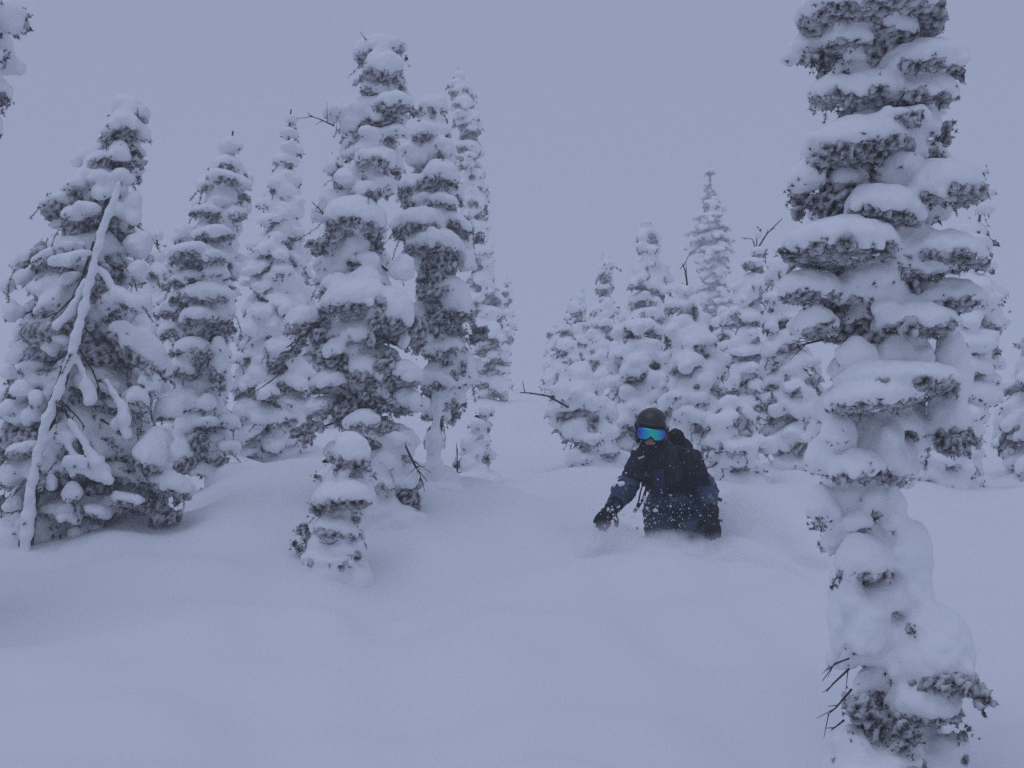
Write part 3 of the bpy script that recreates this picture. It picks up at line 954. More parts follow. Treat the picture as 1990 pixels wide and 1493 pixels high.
simple('fir_tree', 'tall thin grey tree rising faintly behind the right shoulder of the middle trees', 42, 71,
       [(128, 883, 897), (170, 873, 912), (230, 876, 945), (290, 880, 940), (360, 890, 952), (430, 890, 950), (520, 895, 960), (600, 900, 985), (680, 905, 992), (760, 920, 990)], 945, blob=0.26, skip=0.25)
simple('fir_tree', 'small faint spire at the right foot of the tall thin grey tree', 62, 72, [(535, 980, 990), (590, 968, 1000), (650, 962, 998), (720, 955, 990), (765, 950, 990)], 975, blob=0.3)
simple('fir_tree', 'faint narrow tree glimpsed just right of the big middle pair', 56, 73, [(480, 935, 948), (540, 928, 958), (620, 925, 965), (720, 915, 970), (770, 915, 970)], 945, blob=0.28)
simple('fir_tree', 'faded tree filling the gap between the spire tree and the big middle tree', 24, 74, [(500, 600, 615), (560, 575, 640), (660, 560, 680), (760, 545, 700), (835, 540, 700)], 605)
simple('fir_tree', 'half-hidden tree peeking out between the leaning tree and the flat-pillowed tree', 15, 75, [(440, 295, 305), (480, 285, 330), (560, 280, 350), (660, 270, 360), (780, 265, 380), (900, 270, 380)], 320, blob=0.16)
simple('sapling', 'small snow-capped sapling alone on the open slope right of the middle trees', 13.6, 76,
       [(790, 925, 950), (825, 918, 958), (860, 900, 955), (890, 900, 952), (930, 895, 950)], 925, blob=0.10, h=0.02, tuft=0.045, density=900, frost=0.35,
       dark=[(890, 905, 30, 8, -0.05), (925, 870, 40, 18, -0.1), (935, 895, 40, 14, -0.1), (940, 820, 20, 12, -0.1)], branches=[([(887, 937, -0.1), (889, 905, -0.1), (888, 878, -0.1)], 0.012)])
# --- right group
simple('fir_tree', 'short faint tree at the far left end of the right-hand grove', 52, 81, [(628, 1072, 1080), (660, 1066, 1096), (700, 1056, 1100), (755, 1045, 1110)], 1080, blob=0.21)
simple('fir_tree', 'faint slim tree second from the left end of the right-hand grove', 46, 82, [(552, 1126, 1136), (600, 1098, 1142), (650, 1095, 1150), (710, 1085, 1155), (760, 1080, 1160)], 1120, blob=0.21)
simple('fir_tree', 'slim tree with stepped snow tiers, left of the broad snowy crown in the right-hand grove', 36, 83, [(488, 1168, 1184), (530, 1155, 1195), (590, 1150, 1200), (650, 1140, 1205), (720, 1130, 1210), (790, 1120, 1215)], 1170, blob=0.21, gap=1.45)
simple('fir_tree', 'knobbly grey tree standing behind and above the skier', 27, 84, [(428, 1248, 1266), (470, 1232, 1285), (530, 1222, 1296), (590, 1210, 1300), (660, 1205, 1320), (740, 1200, 1330), (820, 1200, 1330)], 1262, blob=0.19)
simple('fir_tree', 'tallest pale tree fading into the fog behind the right-hand grove', 80, 85,
       [(322, 1374, 1386), (370, 1362, 1398), (420, 1345, 1418), (455, 1328, 1430), (520, 1345, 1425), (600, 1350, 1430), (690, 1345, 1435), (765, 1340, 1440)], 1385, blob=0.30, skip=0.55, gap=1.6, frost=0.6)
simple('fir_tree', 'bushy tree left of the skier with a bare twig sticking out to the left', 14.6, 86,
       [(690, 1120, 1145), (740, 1085, 1170), (790, 1050, 1190), (840, 1085, 1210), (880, 1105, 1220), (915, 1105, 1225)], 1160, blob=0.135, tuft=0.06, density=1000, spray=0.25, frost=0.5,
       branches=[([(1105, 792, -0.3), (1065, 770, -0.35), (1030, 764, -0.35), (1010, 763, -0.35)], 0.012)])
simple('fir_tree', 'broad pale snow-smothered tree left of and above the skier helmet', 16.5, 87,
       [(610, 1205, 1245), (650, 1195, 1290), (700, 1185, 1310), (760, 1175, 1320), (820, 1170, 1330), (870, 1180, 1330), (905, 1190, 1320)], 1250, blob=0.15, density=800)
simple('fir_tree', 'round-lobed snowy tree with a bent tip, rising directly behind the skier', 15.2, 88,
       [(545, 1318, 1336), (590, 1298, 1355), (650, 1292, 1385), (700, 1285, 1410), (760, 1280, 1420), (830, 1275, 1430), (890, 1290, 1420), (925, 1300, 1400)], 1345, blob=0.15, density=900,
       branches=[([(1336, 560, 0), (1333, 530, 0), (1326, 512, 0)], 0.012)])
simple('bushy_tree', 'low snow-buried bushy tree on the right side of the skier', 13.6, 89,
       [(770, 1410, 1440), (810, 1380, 1475), (860, 1375, 1495), (900, 1385, 1495), (935, 1400, 1490)], 1440, blob=0.14, density=1000, tuft=0.06)
simple('fir_tree', 'sparse slender tree with a bowed leader, between the tallest pale tree and the near tree', 21, 90,
       [(455, 1466, 1476), (500, 1450, 1490), (560, 1425, 1490), (640, 1410, 1490), (720, 1400, 1500), (800, 1400, 1510), (860, 1400, 1510)], 1455, blob=0.17, skip=0.45, gap=1.3,
       branches=[([(1462, 500, 0), (1490, 455, 0), (1520, 425, 0)], 0.016), ([(1470, 490, 0), (1462, 465, 0), (1440, 462, 0)], 0.010), ([(1445, 560, 0), (1435, 570, 0), (1427, 585, 0)], 0.010)])
simple('fir_tree', 'knobbly snow-covered tree partly hidden by the left side of the near tree', 15.0, 91,
       [(470, 1508, 1525), (540, 1495, 1550), (620, 1485, 1565), (700, 1475, 1590), (780, 1475, 1620), (850, 1480, 1640), (915, 1500, 1640)], 1555, blob=0.13, density=1000)
simple('fir_tree', 'snowy tree partly hidden by the right side of the near tree', 13.4, 92,
       [(320, 1905, 1918), (400, 1890, 1930), (480, 1860, 1925), (560, 1830, 1945), (590, 1830, 1965), (660, 1800, 1945), (740, 1780, 1945), (800, 1770, 1930), (870, 1740, 1905), (938, 1740, 1900)], 1830, blob=0.14, density=1000, tuft=0.055)
simple('fir_tree', 'tree cut off by the right edge of the picture', 15.6, 93,
       [(560, 2030, 2050), (650, 1990, 2080), (720, 1955, 2110), (790, 1935, 2130), (860, 1930, 2140), (912, 1940, 2130)], 2035, blob=0.14, density=1000)
simple('fir_tree', 'small grey tree wedged low between the bare-twig tree and the broad pale tree', 21, 94, [(640, 1196, 1206), (690, 1180, 1225), (750, 1165, 1240), (820, 1155, 1245), (868, 1155, 1245)], 1200, blob=0.16)
simple('fir_tree', 'dim tree showing between the round-lobed tree and the sparse slender tree', 25, 95, [(590, 1402, 1412), (640, 1385, 1430), (700, 1375, 1445), (770, 1365, 1455), (840, 1360, 1460)], 1408, blob=0.18)
simple('fir_tree', 'faint low tree behind the bare-twig tree at the left of the grove', 34, 96, [(600, 1096, 1106), (650, 1085, 1120), (710, 1072, 1130), (790, 1065, 1135)], 1100, blob=0.2)
for sp in TREES:                                # snow drifts up a little against each foot
    dd = sp['d']
    bxp = sp.get('base_x', 0)
    X = (bxp - 995) / FPX * dd
    MOUNDS.append((X, dd + 0.1, 0.5 + 0.02 * dd, 0.06))

# photo rows where the snow meets the feet of things, turned into smooth swells of the slope
_cp = [(40, 1018, 10.5), (330, 1010, 10.5), (760, 1003, 10.5), (645, 1098, 9.6), (845, 928, 11.6), (440, 932, 12.8), (520, 895, 16.0), (925, 935, 13.6), (1160, 916, 14.6), (1345, 930, 14.2),
       (1440, 940, 13.6), (1555, 922, 15.0), (1830, 942, 13.4), (2035, 915, 15.6), (1715, 1484, 6.0), (1303, 1056, 10.0), (100, 1180, 8.6), (1000, 1180, 8.6), (1880, 1000, 11.6), (1000, 960, 12.2), (1600, 1000, 11.0)]
_pt = np.array([P(a, b_, c_) for a, b_, c_ in _cp])
_res = _pt[:, 2] - ground_z(_pt[:, 0], _pt[:, 1])
_rr = 0.10 * _pt[:, 1] + 0.35
_A = np.exp(-((_pt[:, None, 0] - _pt[None, :, 0]) ** 2 + (_pt[:, None, 1] - _pt[None, :, 1]) ** 2) / (_rr[None, :] ** 2))
_w = np.linalg.solve(_A + 0.05 * np.eye(len(_pt)), _res)
CTRL += [(p_[0], p_[1], r_, float(w_)) for p_, r_, w_ in zip(_pt, _rr, _w)]

# ------------------------------------------------------------------ ground sheet
ry = np.concatenate([np.linspace(-8.5, 3, 40), np.linspace(3.06, 16, 190), 16 * np.exp(np.linspace(0.006, math.log(235 / 16.0), 110))])
u = np.linspace(-1, 1, 311)
sx = 0.30 * u + 0.70 * u ** 5
GX = sx[None, :] * (16 + 0.62 * np.clip(ry, 0, None))[:, None]
GY = np.repeat(ry[:, None], len(u), 1)
GZ = ground_z(GX, GY)
GV = np.stack([GX, GY, GZ], 2).reshape(-1, 3)
nr, nc = GX.shape
ii = (np.arange(nr - 1)[:, None] * nc + np.arange(nc - 1)[None, :]).ravel()
GF = np.stack([ii, ii + 1, ii + nc + 1, ii + nc], 1)
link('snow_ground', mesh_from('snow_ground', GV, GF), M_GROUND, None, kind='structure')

for sp in TREES:
    build_tree(sp)

# ------------------------------------------------------------------ the skier
M_JACKET = cloth_material('jacket black', (0.009, 0.009, 0.016), (0.030, 0.028, 0.042), 7, 0.06)
M_JACKET_BLUE = cloth_material('jacket navy', (0.030, 0.052, 0.092), (0.055, 0.085, 0.14), 9, 0.22)
M_PANTS = cloth_material('trousers', (0.035, 0.055, 0.09), (0.07, 0.095, 0.14), 8, 0.05)
M_BLACK = cloth_material('black fabric', (0.006, 0.006, 0.008), (0.015, 0.015, 0.018), 14, 0.08)
M_POCKET = cloth_material('pocket blue', (0.018, 0.028, 0.075), (0.03, 0.042, 0.10), 12, 0.04)
M_SKIN, n, l, b = new_mat('skin')
b.inputs['Base Color'].default_value = (0.36, 0.17, 0.12, 1)
b.inputs['Roughness'].default_value = 0.5
M_HELMET, n, l, b = new_mat('helmet shell')
b.inputs['Base Color'].default_value = (0.010, 0.010, 0.012, 1)
b.inputs['Roughness'].default_value = 0.38
M_GREY, n, l, b = new_mat('grey print')
b.inputs['Base Color'].default_value = (0.5, 0.5, 0.52, 1)
b.inputs['Roughness'].default_value = 0.6
M_LENS, n, l, b = new_mat('mirrored lens')
tc = n.new('ShaderNodeTexCoord')
sxn = n.new('ShaderNodeSeparateXYZ')
l.new(tc.outputs['Generated'], sxn.inputs['Vector'])
rp = n.new('ShaderNodeValToRGB')
cr = rp.color_ramp
cr.elements[0].position = 0.0
cr.elements[0].color = (0.04, 0.10, 0.75, 1)
cr.elements[1].position = 1.0
cr.elements[1].color = (0.05, 0.06, 0.60, 1)
for pos_, c_ in ((0.28, (0.02, 0.40, 0.70, 1)), (0.52, (0.02, 0.72, 0.42, 1)), (0.72, (0.02, 0.50, 0.55, 1))):
    e = cr.elements.new(pos_)
    e.color = c_
l.new(sxn.outputs['X'], rp.inputs['Fac'])
l.new(rp.outputs['Color'], b.inputs['Base Color'])
b.inputs['Metallic'].default_value = 0.9
b.inputs['Roughness'].default_value = 0.12

person = empty('person', SK, label='person in a black and navy jacket, helmet and mirrored goggles, waist-deep in powder snow', category='person')


def loc(px, py, y):
    p = P(px, py, SKIER_D + y)
    return p - SK


def shell(name, prims, h, k, mat, parent=person, amp=0.0, lmin=0.04, lmax=0.12, seed=3, smooth=True, **props):
    V, F = field_mesh(prims, h, k)
    if amp:
        N = normals_of(V, F)
        V = V + N * (amp * waves(V, RS(seed), 22, lmin, lmax))[:, None]
    return link(name, mesh_from(name, V, F, smooth), mat, parent, **props)


head = loc(1266, 833, -0.42)
neck = loc(1278, 880, -0.33)
chest = loc(1300, 915, -0.24)
belly = loc(1312, 975, -0.06)
pelv = loc(1315, 1000, 0.06)
shL, elL, wrL, haL = loc(1247, 897, -0.25), loc(1212, 956, -0.22), loc(1191, 986, -0.42), loc(1178, 1003, -0.50)
shR, elR, wrR, haR = loc(1341, 896, -0.22), loc(1373, 952, -0.16), loc(1382, 1000, -0.38), loc(1385, 1024, -0.48)
hipL, hipR = pelv + np.array([-0.10, 0, -0.03]), pelv + np.array([0.11, 0, -0.03])
knL, knR = loc(1283, 1045, -0.32), loc(1345, 1045, -0.30)
anL, anR = knL + np.array([0.0, 0.22, -0.42]), knR + np.array([0.02, 0.22, -0.42])

# the body itself (only the lower face shows)
fdir = np.array([-0.10, -0.90, -0.42]); fdir /= np.linalg.norm(fdir)
fup = np.array([0.10, -0.42, 0.90]); fup -= fdir * fup.dot(fdir); fup /= np.linalg.norm(fup)
fri = np.cross(fup, fdir)
def hp_(r_, f_, u_):
    return head + fri * r_ + fdir * f_ + fup * u_
body = [ell(head, (0.072, 0.09, 0.105), None, u=fri, w=fup), cone(hp_(0, 0.03, -0.05), hp_(0, 0.065, -0.10), 0.055, 0.032),
        cone(hp_(0, 0.085, 0.0), hp_(0, 0.108, -0.035), 0.012, 0.017), cone(hp_(-0.022, 0.085, -0.068), hp_(0.022, 0.085, -0.068), 0.010, 0.010),
        cone(hp_(0, 0.0, -0.08), neck, 0.055, 0.06), cone(neck, chest, 0.05, 0.085), cone(chest + np.array([-0.05, 0.04, 0]), belly + np.array([0, 0.04, 0]), 0.075, 0.08), cone(chest + np.array([0.05, 0.04, 0]), belly + np.array([0, 0.04, 0]), 0.075, 0.08),
        cone(belly + np.array([0, 0.04, 0]), pelv, 0.08, 0.10), cone(shL, elL, 0.05, 0.04), cone(elL, wrL, 0.04, 0.028), cone(shR, elR, 0.05, 0.04), cone(elR, wrR, 0.04, 0.028), cone(chest, shL, 0.08, 0.055), cone(chest, shR, 0.08, 0.055),
        cone(hipL, knL, 0.085, 0.06), cone(knL, anL, 0.055, 0.045), cone(hipR, knR, 0.085, 0.06), cone(knR, anR, 0.055, 0.045),
        cone(anL, anL + np.array([0, -0.16, -0.06]), 0.045, 0.035), cone(anR, anR + np.array([0, -0.16, -0.06]), 0.045, 0.035)]
shell('body', body, 0.008, 0.008, M_SKIN)
# jacket
bj = belly + np.array([0, -0.03, 0.085])
jk = [cone(neck + np.array([0, 0.0, -0.01]), chest, 0.08, 0.12), cone(chest + np.array([-0.075, 0, 0.02]), bj + np.array([-0.075, 0, 0]), 0.12, 0.105), cone(chest + np.array([0.06, 0, 0.02]), bj + np.array([0.05, 0, 0]), 0.115, 0.10),
      cone(neck, shL, 0.085, 0.085), cone(neck, shR, 0.08, 0.082), cone(shL, elL, 0.078, 0.062), cone(shR, elR, 0.080, 0.066),
      cone(shL * 0.5 + chest * 0.5, bj + np.array([-0.07, 0, 0.02]), 0.10, 0.10)]
shell('jacket', jk, 0.009, 0.012, M_JACKET, amp=0.013, lmin=0.05, lmax=0.16, seed=4)
sleeve = [cone(elL * 0.75 + shL * 0.25, elL, 0.078, 0.074), cone(elL, wrL, 0.074, 0.05)]
shell('sleeve_lower', sleeve, 0.008, 0.01, M_JACKET_BLUE, amp=0.008, lmin=0.03, lmax=0.08, seed=5, label='navy lower sleeve dusted with snow')
sleeve = [cone(elR * 0.8 + shR * 0.2, elR, 0.072, 0.070), cone(elR, wrR, 0.070, 0.050)]
shell('sleeve_lower', sleeve, 0.008, 0.01, M_JACKET_BLUE, amp=0.008, lmin=0.03, lmax=0.08, seed=6, label='navy lower sleeve dusted with snow')
hem = [ell(belly + np.array([-0.01, 0.0, 0.005]), (0.178, 0.15, 0.105), None), ell(belly + np.array([0.05, 0.0, -0.02]), (0.12, 0.13, 0.09), None)]
shell('jacket_hem', hem, 0.009, 0.012, M_JACKET_BLUE, amp=0.009, seed=7, label='navy jacket hem dusted with powder')
tr = [cone(pelv + np.array([-0.06, 0, 0.04]), pelv + np.array([0.06, 0, 0.04]), 0.17, 0.17), cone(hipL, knL, 0.125, 0.095), cone(knL, anL, 0.095, 0.09), cone(hipR, knR, 0.125, 0.095), cone(knR, anR, 0.095, 0.09)]
shell('trousers', tr, 0.010, 0.014, M_PANTS, amp=0.012, seed=8)
# collar and gaiter
shell('neck_gaiter', [cone(hp_(0, 0.045, -0.115), neck + np.array([0.0, -0.03, 0.0]), 0.058, 0.085), ell(hp_(0, 0.04, -0.12), (0.066, 0.06, 0.035), None, u=fri, w=fup)], 0.007, 0.01, M_BLACK, amp=0.006, seed=9)
shell('collar', [cone(neck + np.array([-0.07, 0.02, 0.0]), neck + np.array([0.0, -0.07, -0.03]), 0.045, 0.045), cone(neck + np.array([0.08, 0.02, 0.0]), neck + np.array([0.0, -0.07, -0.03]), 0.045, 0.045),
                 cone(neck + np.array([-0.07, 0.02, 0.0]), neck + np.array([0.0, 0.10, 0.03]), 0.05, 0.06), cone(neck + np.array([0.08, 0.02, 0.0]), neck + np.array([0.0, 0.10, 0.03]), 0.05, 0.06)], 0.008, 0.01, M_JACKET, amp=0.006, seed=10)
# helmet: shell cut open at the face
V, F = field_mesh([ell(hp_(0, -0.01, 0.03), (0.112, 0.130, 0.108), 0.11, u=fri, w=fup), ell(hp_(-0.082, 0.01, -0.045), (0.030, 0.062, 0.065), None, u=fri, w=fup), ell(hp_(0.082, 0.01, -0.045), (0.030, 0.062, 0.065), None, u=fri, w=fup)], 0.006, 0.008)
rel = V - head
fr_, ff_, fu_ = rel @ fri, rel @ fdir, rel @ fup
cut = (ff_ > 0.035) & (fu_ < 0.045) & (np.abs(fr_) < 0.080)
cut |= (fu_ < -0.03) & (np.abs(fr_) < 0.055) & (ff_ > -0.06)
keep = ~cut[F].any(1)
hme = mesh_from('helmet', V, F[keep])
hob = link('helmet', hme, M_HELMET, person)
so = hob.modifiers.new('shell', 'SOLIDIFY'); so.thickness = 0.012; so.offset = -1
pa = np.array([hp_(-0.085 + 0.17 * i / 12, 0.115 - 0.35 * (-0.085 + 0.17 * i / 12) ** 2 * 10, 0.062) for i in range(13)])
TV, TF = tube(pa, [0.008] * 13, 7)
quads_fix('brim', TV, TF, M_HELMET, hob)
# white emblem strokes on the side of the helmet and snow stuck on top
def surf_patch(name, centre, pts2d, e1, e2, nrm, mat, parent, thick=0.004, bulge=0.0):
    """A thin raised patch given by an outline in two directions."""
    m = len(pts2d)
    Vt = [centre + e1 * a + e2 * b_ + nrm * (thick - bulge * (a * a + b_ * b_)) for a, b_ in pts2d]
    Vb = [centre + e1 * a + e2 * b_ - nrm * (thick + bulge * (a * a + b_ * b_)) for a, b_ in pts2d]
    me = bpy.data.meshes.new(name)
    faces = [tuple(range(m)), tuple(range(2 * m - 1, m - 1, -1))]
    for i in range(m):
        j = (i + 1) % m
        faces.append((i, m + i, m + j, j))
    me.from_pydata([tuple(v) for v in Vt + Vb], [], faces)
    return link(name, me, mat, parent)


sn = (fri * 0.80 + fdir * 0.42 + fup * 0.42); sn /= np.linalg.norm(sn)
s1 = np.cross(fup, sn); s1 /= np.linalg.norm(s1); s2 = np.cross(sn, s1)
sc_ = hp_(0.094, 0.045, 0.065)
surf_patch('emblem', sc_, [(-0.030, 0.030), (-0.016, 0.004), (0.0, 0.020), (0.020, 0.032), (0.010, -0.004), (0.022, -0.030), (0.002, -0.020), (-0.012, -0.030), (-0.014, -0.008)], s1, s2, sn, M_GREY, hob, 0.005)
# goggles: frame, mirrored lens and strap
def goggle_sheet(w, h0, h1, out, notch):
    V, F = [], []
    nx_, nz_ = 25, 9
    for i in range(nx_):
        a = -1 + 2 * i / (nx_ - 1)
        ang = a * w
        R_ = 0.105 + out
        top = h1 - 0.010 * a * a - 0.006 * max(0, abs(a) - 0.8) * 5
        bot = h0 + notch * math.exp(-(a / 0.20) ** 2) + 0.014 * max(0, abs(a) - 0.7) / 0.3
        for j in range(nz_):
            t = j / (nz_ - 1)
            uu = bot + (top - bot) * t
            bow = 0.006 * (1 - (2 * t - 1) ** 2)
            V.append(hp_(math.sin(ang) * (R_ + bow) * 0.92, math.cos(ang) * (R_ + bow) + 0.005, uu))
    for i in range(nx_ - 1):
        for j in range(nz_ - 1):
            q = i * nz_ + j
            F.append((q, q + nz_, q + nz_ + 1, q + 1))
    return np.array(V), np.array(F)


V, F = goggle_sheet(0.93, -0.052, 0.048, 0.010, 0.030)
go = link('goggles', mesh_from('goggles', V, F), M_BLACK, person)
m_ = go.modifiers.new('body', 'SOLIDIFY'); m_.thickness = 0.022; m_.offset = 0
V, F = goggle_sheet(0.85, -0.043, 0.040, 0.024, 0.030)
le = link('lens', mesh_from('lens', V, F), M_LENS, go)
m_ = le.modifiers.new('body', 'SOLIDIFY'); m_.thickness = 0.003; m_.offset = 0
sp_ = [hp_(0.112 * math.sin(t), 0.126 * math.cos(t) - 0.01, 0.008) for t in np.linspace(1.05, 2 * math.pi - 1.05, 26)]
parts = []
for uo in (-0.012, 0.0, 0.012):
    parts.append(tube([q + fup * uo for q in sp_], [0.006] * 26, 6))
TV, TF = join(parts)
quads_fix('strap', TV, TF, M_BLACK, go)

# gloves: palm, four fingers, thumb, cuff
def glove(wr, ha, side, curl, seed):
    ax = ha - wr
    ax /= np.linalg.norm(ax)
    lat = np.cross(ax, np.array([0, -1.0, 0.25])); lat /= np.linalg.norm(lat)
    lat *= side
    pal = np.cross(lat, ax) * side
    pal /= np.linalg.norm(pal)
    if pal[2] > 0:
        pal = -pal
    pc = wr + ax * 0.085
    pr = [ell(pc, (0.055, 0.052, 0.028), None, u=ax, w=pal), cone(wr - ax * 0.035, wr + ax * 0.03, 0.058, 0.045)]
    for i in range(4):
        o_ = (i - 1.5) * 0.026
        Lf = (0.075, 0.085, 0.08, 0.062)[i]
        r_ = 0.0150
        p = pc + ax * 0.045 + lat * o_
        dv = ax + lat * o_ * 2.0
        for s_ in range(3):
            dv = dv / np.linalg.norm(dv) + pal * curl * (0.5 + 0.3 * s_)
            dv /= np.linalg.norm(dv)
            q = p + dv * Lf / 3 * (1.15 - 0.1 * s_)
            pr.append(cone(p, q, r_ * (1 - 0.06 * s_), r_ * (0.94 - 0.06 * s_)))
            p = q
    p = pc - ax * 0.02 - lat * 0.045
    dv = ax * 0.6 - lat * 0.75 + pal * 0.25
    for s_ in range(2):
        dv /= np.linalg.norm(dv)
        q = p + dv * 0.036
        pr.append(cone(p, q, 0.018 - 0.002 * s_, 0.016 - 0.002 * s_))
        p = q
        dv = dv + ax * 0.6 + pal * 0.3
    return shell('glove', pr, 0.0045, 0.004, M_BLACK, amp=0.002, seed=seed)


glove(wrL, haL, 1, 0.55, 12)
glove(wrR, haR, -1, 0.8, 13)
# chest pocket panel, shoulder print, snow stuck to the clothes: laid on the jacket's surface
bpy.context.view_layer.update()
jko = [o for o in person.children if o.name.startswith('jacket') and 'hem' not in o.name][0]
dg = bpy.context.evaluated_depsgraph_get()


def on_surface(o, x, z, y0=-1.2):
    ok, co, no, _ = o.ray_cast(Vector((x, y0, z)), Vector((0, 1, 0)))
    return (np.array(co), np.array(no)) if ok else (None, None)


def draped(name, o, corners, nx_, nz_, lift, mat, parent, **props):
    """Cloth panel following the surface of o inside a four-corner outline (photo pixels)."""
    V, F = [], []
    (a, b_, c_, d_) = [loc(px, py, -0.3) for px, py in corners]
    for i in range(nx_):
        for j in range(nz_):
            s_, t_ = i / (nx_ - 1), j / (nz_ - 1)
            q = (a * (1 - s_) + b_ * s_) * (1 - t_) + (d_ * (1 - s_) + c_ * s_) * t_
            co, no = on_surface(o, q[0], q[2])
            if co is None:
                co, no = q, np.array([0, -1, 0])
            V.append(co + no * lift)
    for i in range(nx_ - 1):
        for j in range(nz_ - 1):
            q = i * nz_ + j
            F.append((q, q + 1, q + nz_ + 1, q + nz_))
    ob = link(name, mesh_from(name, np.array(V), np.array(F)), mat, parent, **props)
    m2 = ob.modifiers.new('cloth', 'SOLIDIFY')
    m2.thickness = 0.006
    m2.offset = 0
    return ob


draped('pocket_panel', jko, [(1268, 914), (1287, 912), (1297, 962), (1274, 964)], 8, 14, 0.005, M_POCKET, person, label='navy blue chest pocket panel')
draped('shoulder_print', jko, [(1239, 891), (1252, 886), (1253, 890), (1240, 895)], 6, 4, 0.005, M_GREY, person)
rs = RS(77)
bits = []
def bit(p, r):
    g = rs.normal(0, 1, 3)
    bits.append(ell(p, (r * rs.uniform(0.7, 1.3), r * rs.uniform(0.7, 1.3), r * rs.uniform(0.6, 1.1)), None, u=g))
for i in range(16):
    p = loc(1205 + rs.normal(0, 5), 944 + rs.normal(0, 6), -0.30)
    co, no = on_surface(jko, p[0], p[2])
    if co is not None:
        bit(co, rs.uniform(0.012, 0.024))
shell('snow_patch', bits if bits else [ell(loc(1205, 944, -0.32), (0.03, 0.02, 0.03))], 0.004, 0.006, M_SNOW, label='snow stuck to the elbow')
TGT = [o for o in person.children if o.type == 'MESH']

# backpack behind the shoulders, with its loose straps
pk = empty('backpack', SK + np.array([0.05, 0.10, 0.45]), label='black backpack worn by the person in powder, lid showing behind the shoulder', category='backpack')
pko = np.array([0.05, 0.10, 0.45])
c0, c1_ = loc(1312, 870, -0.06), loc(1318, 960, 0.14)
shell('pack_body', [cone(c0 - pko + np.array([-0.06, 0, -0.03]), c1_ - pko + np.array([-0.06, 0, 0]), 0.10, 0.10), cone(c0 - pko + np.array([0.03, 0, -0.03]), c1_ - pko + np.array([0.03, 0, 0]), 0.10, 0.10)], 0.010, 0.015, M_BLACK, pk, amp=0.008, seed=14)
ld = loc(1312, 846, -0.14) - pko
shell('lid', [ell(ld, (0.055, 0.07, 0.045)), ell(ld + np.array([-0.02, 0.02, -0.06]), (0.07, 0.08, 0.05)), ell(ld + np.array([0.02, 0.0, -0.02]), (0.05, 0.06, 0.035))], 0.008, 0.010, M_BLACK, pk, amp=0.008, lmin=0.03, seed=15)
for pts in ([(1262, 878), (1257, 900), (1256, 930), (1258, 948)], [(1322, 872), (1330, 900), (1333, 930), (1336, 955)]):
    V = []
    pp = []
    for a, b_ in zip(pts[:-1], pts[1:]):
        for t in np.linspace(0, 1, 6)[:-1]:
            q = loc(a[0] + (b_[0] - a[0]) * t, a[1] + (b_[1] - a[1]) * t, -0.3)
            co, no = on_surface(jko, q[0], q[2])
            if co is not None:
                pp.append(co + no * 0.006)
    if len(pp) > 3:
        parts = [tube([q - pko + np.array([o_, 0, 0]) for q in pp], [0.013] * len(pp), 7) for o_ in (-0.014, 0, 0.014)]
        TV, TF = join(parts)
        quads_fix('shoulder_strap', TV, TF, M_BLACK, pk)
for pts, r_ in (([(1255, 934, -0.30), (1256, 950, -0.32), (1250, 970, -0.34), (1238, 988, -0.36), (1234, 992, -0.36)], 0.010),
                ([(1251, 936, -0.28), (1245, 955, -0.32), (1241, 975, -0.35), (1236, 990, -0.36)], 0.006),
                ([(1376, 962, -0.05), (1388, 966, -0.07), (1403, 973, -0.08)], 0.011),
                ([(1388, 1011, -0.3), (1396, 1011, -0.3), (1404, 1012, -0.3)], 0.007)):
    pp = [loc(*q) - pko for q in pts]
    rr_ = np.linspace(r_ * 0.75, r_ * 1.2, len(pp))
    TV, TF = tube(pp, rr_, 7)
    quads_fix('loose_strap', TV, TF, M_BLACK, pk)
shell('buckle', [ell(loc(1234, 993, -0.36) - pko, (0.014, 0.010, 0.014))], 0.004, 0.003, M_GREY, pk)

# ------------------------------------------------------------------ snow in the air
def flake_mesh(name, pos, size, rs):
    """Irregular little lumps (octahedra pushed about)."""
    base = np.array([(1, 0, 0), (-1, 0, 0), (0, 1, 0), (0, -1, 0), (0, 0, 1), (0, 0, -1)], float)
    fc = np.array([(0, 2, 4), (2, 1, 4), (1, 3, 4), (3, 0, 4), (2, 0, 5), (1, 2, 5), (3, 1, 5), (0, 3, 5)])
    N = len(pos)
    V = base[None] * rs.uniform(0.5, 1.2, (N, 6, 1)) + rs.normal(0, 0.15, (N, 6, 3))
    V = V * size[:, None, None] + pos[:, None, :]
    F = fc[None] + (np.arange(N) * 6)[:, None, None]
    return mesh_from(name, V.reshape(-1, 3), F.reshape(-1, 3), True)


M_FLAKE, n, l, b = new_mat('flake')
b.inputs['Base Color'].default_value = (0.93, 0.94, 0.96, 1)
b.inputs['Roughness'].default_value = 0.9
tl = n.new('ShaderNodeBsdfTranslucent')
tl.inputs['Color'].default_value = (0.93, 0.94, 0.96, 1)
ms = n.new('ShaderNodeMixShader')
l.new(b.outputs['BSDF'], ms.inputs[1])
l.new(tl.outputs['BSDF'], ms.inputs[2])
l.new(ms.outputs['Shader'], n['Material Output'].inputs['Surface'])
rs = RS(99)
N = 2600
dep = rs.uniform(4.5, 14.0, N)
px, py = rs.uniform(-60, 2050, N), rs.uniform(-60, 1493, N)
pos = np.array([P(a, b_, c_) for a, b_, c_ in zip(px, py, dep)])
ok = pos[:, 2] > ground_z(pos[:, 0], pos[:, 1]) + 0.03
pos = pos[ok]
o = link('snowflakes', flake_mesh('snowflakes', pos, rs.uniform(0.0012, 0.0030, len(pos)) * (0.6 + 0.04 * pos[:, 1]), rs), M_FLAKE, None, kind='stuff')
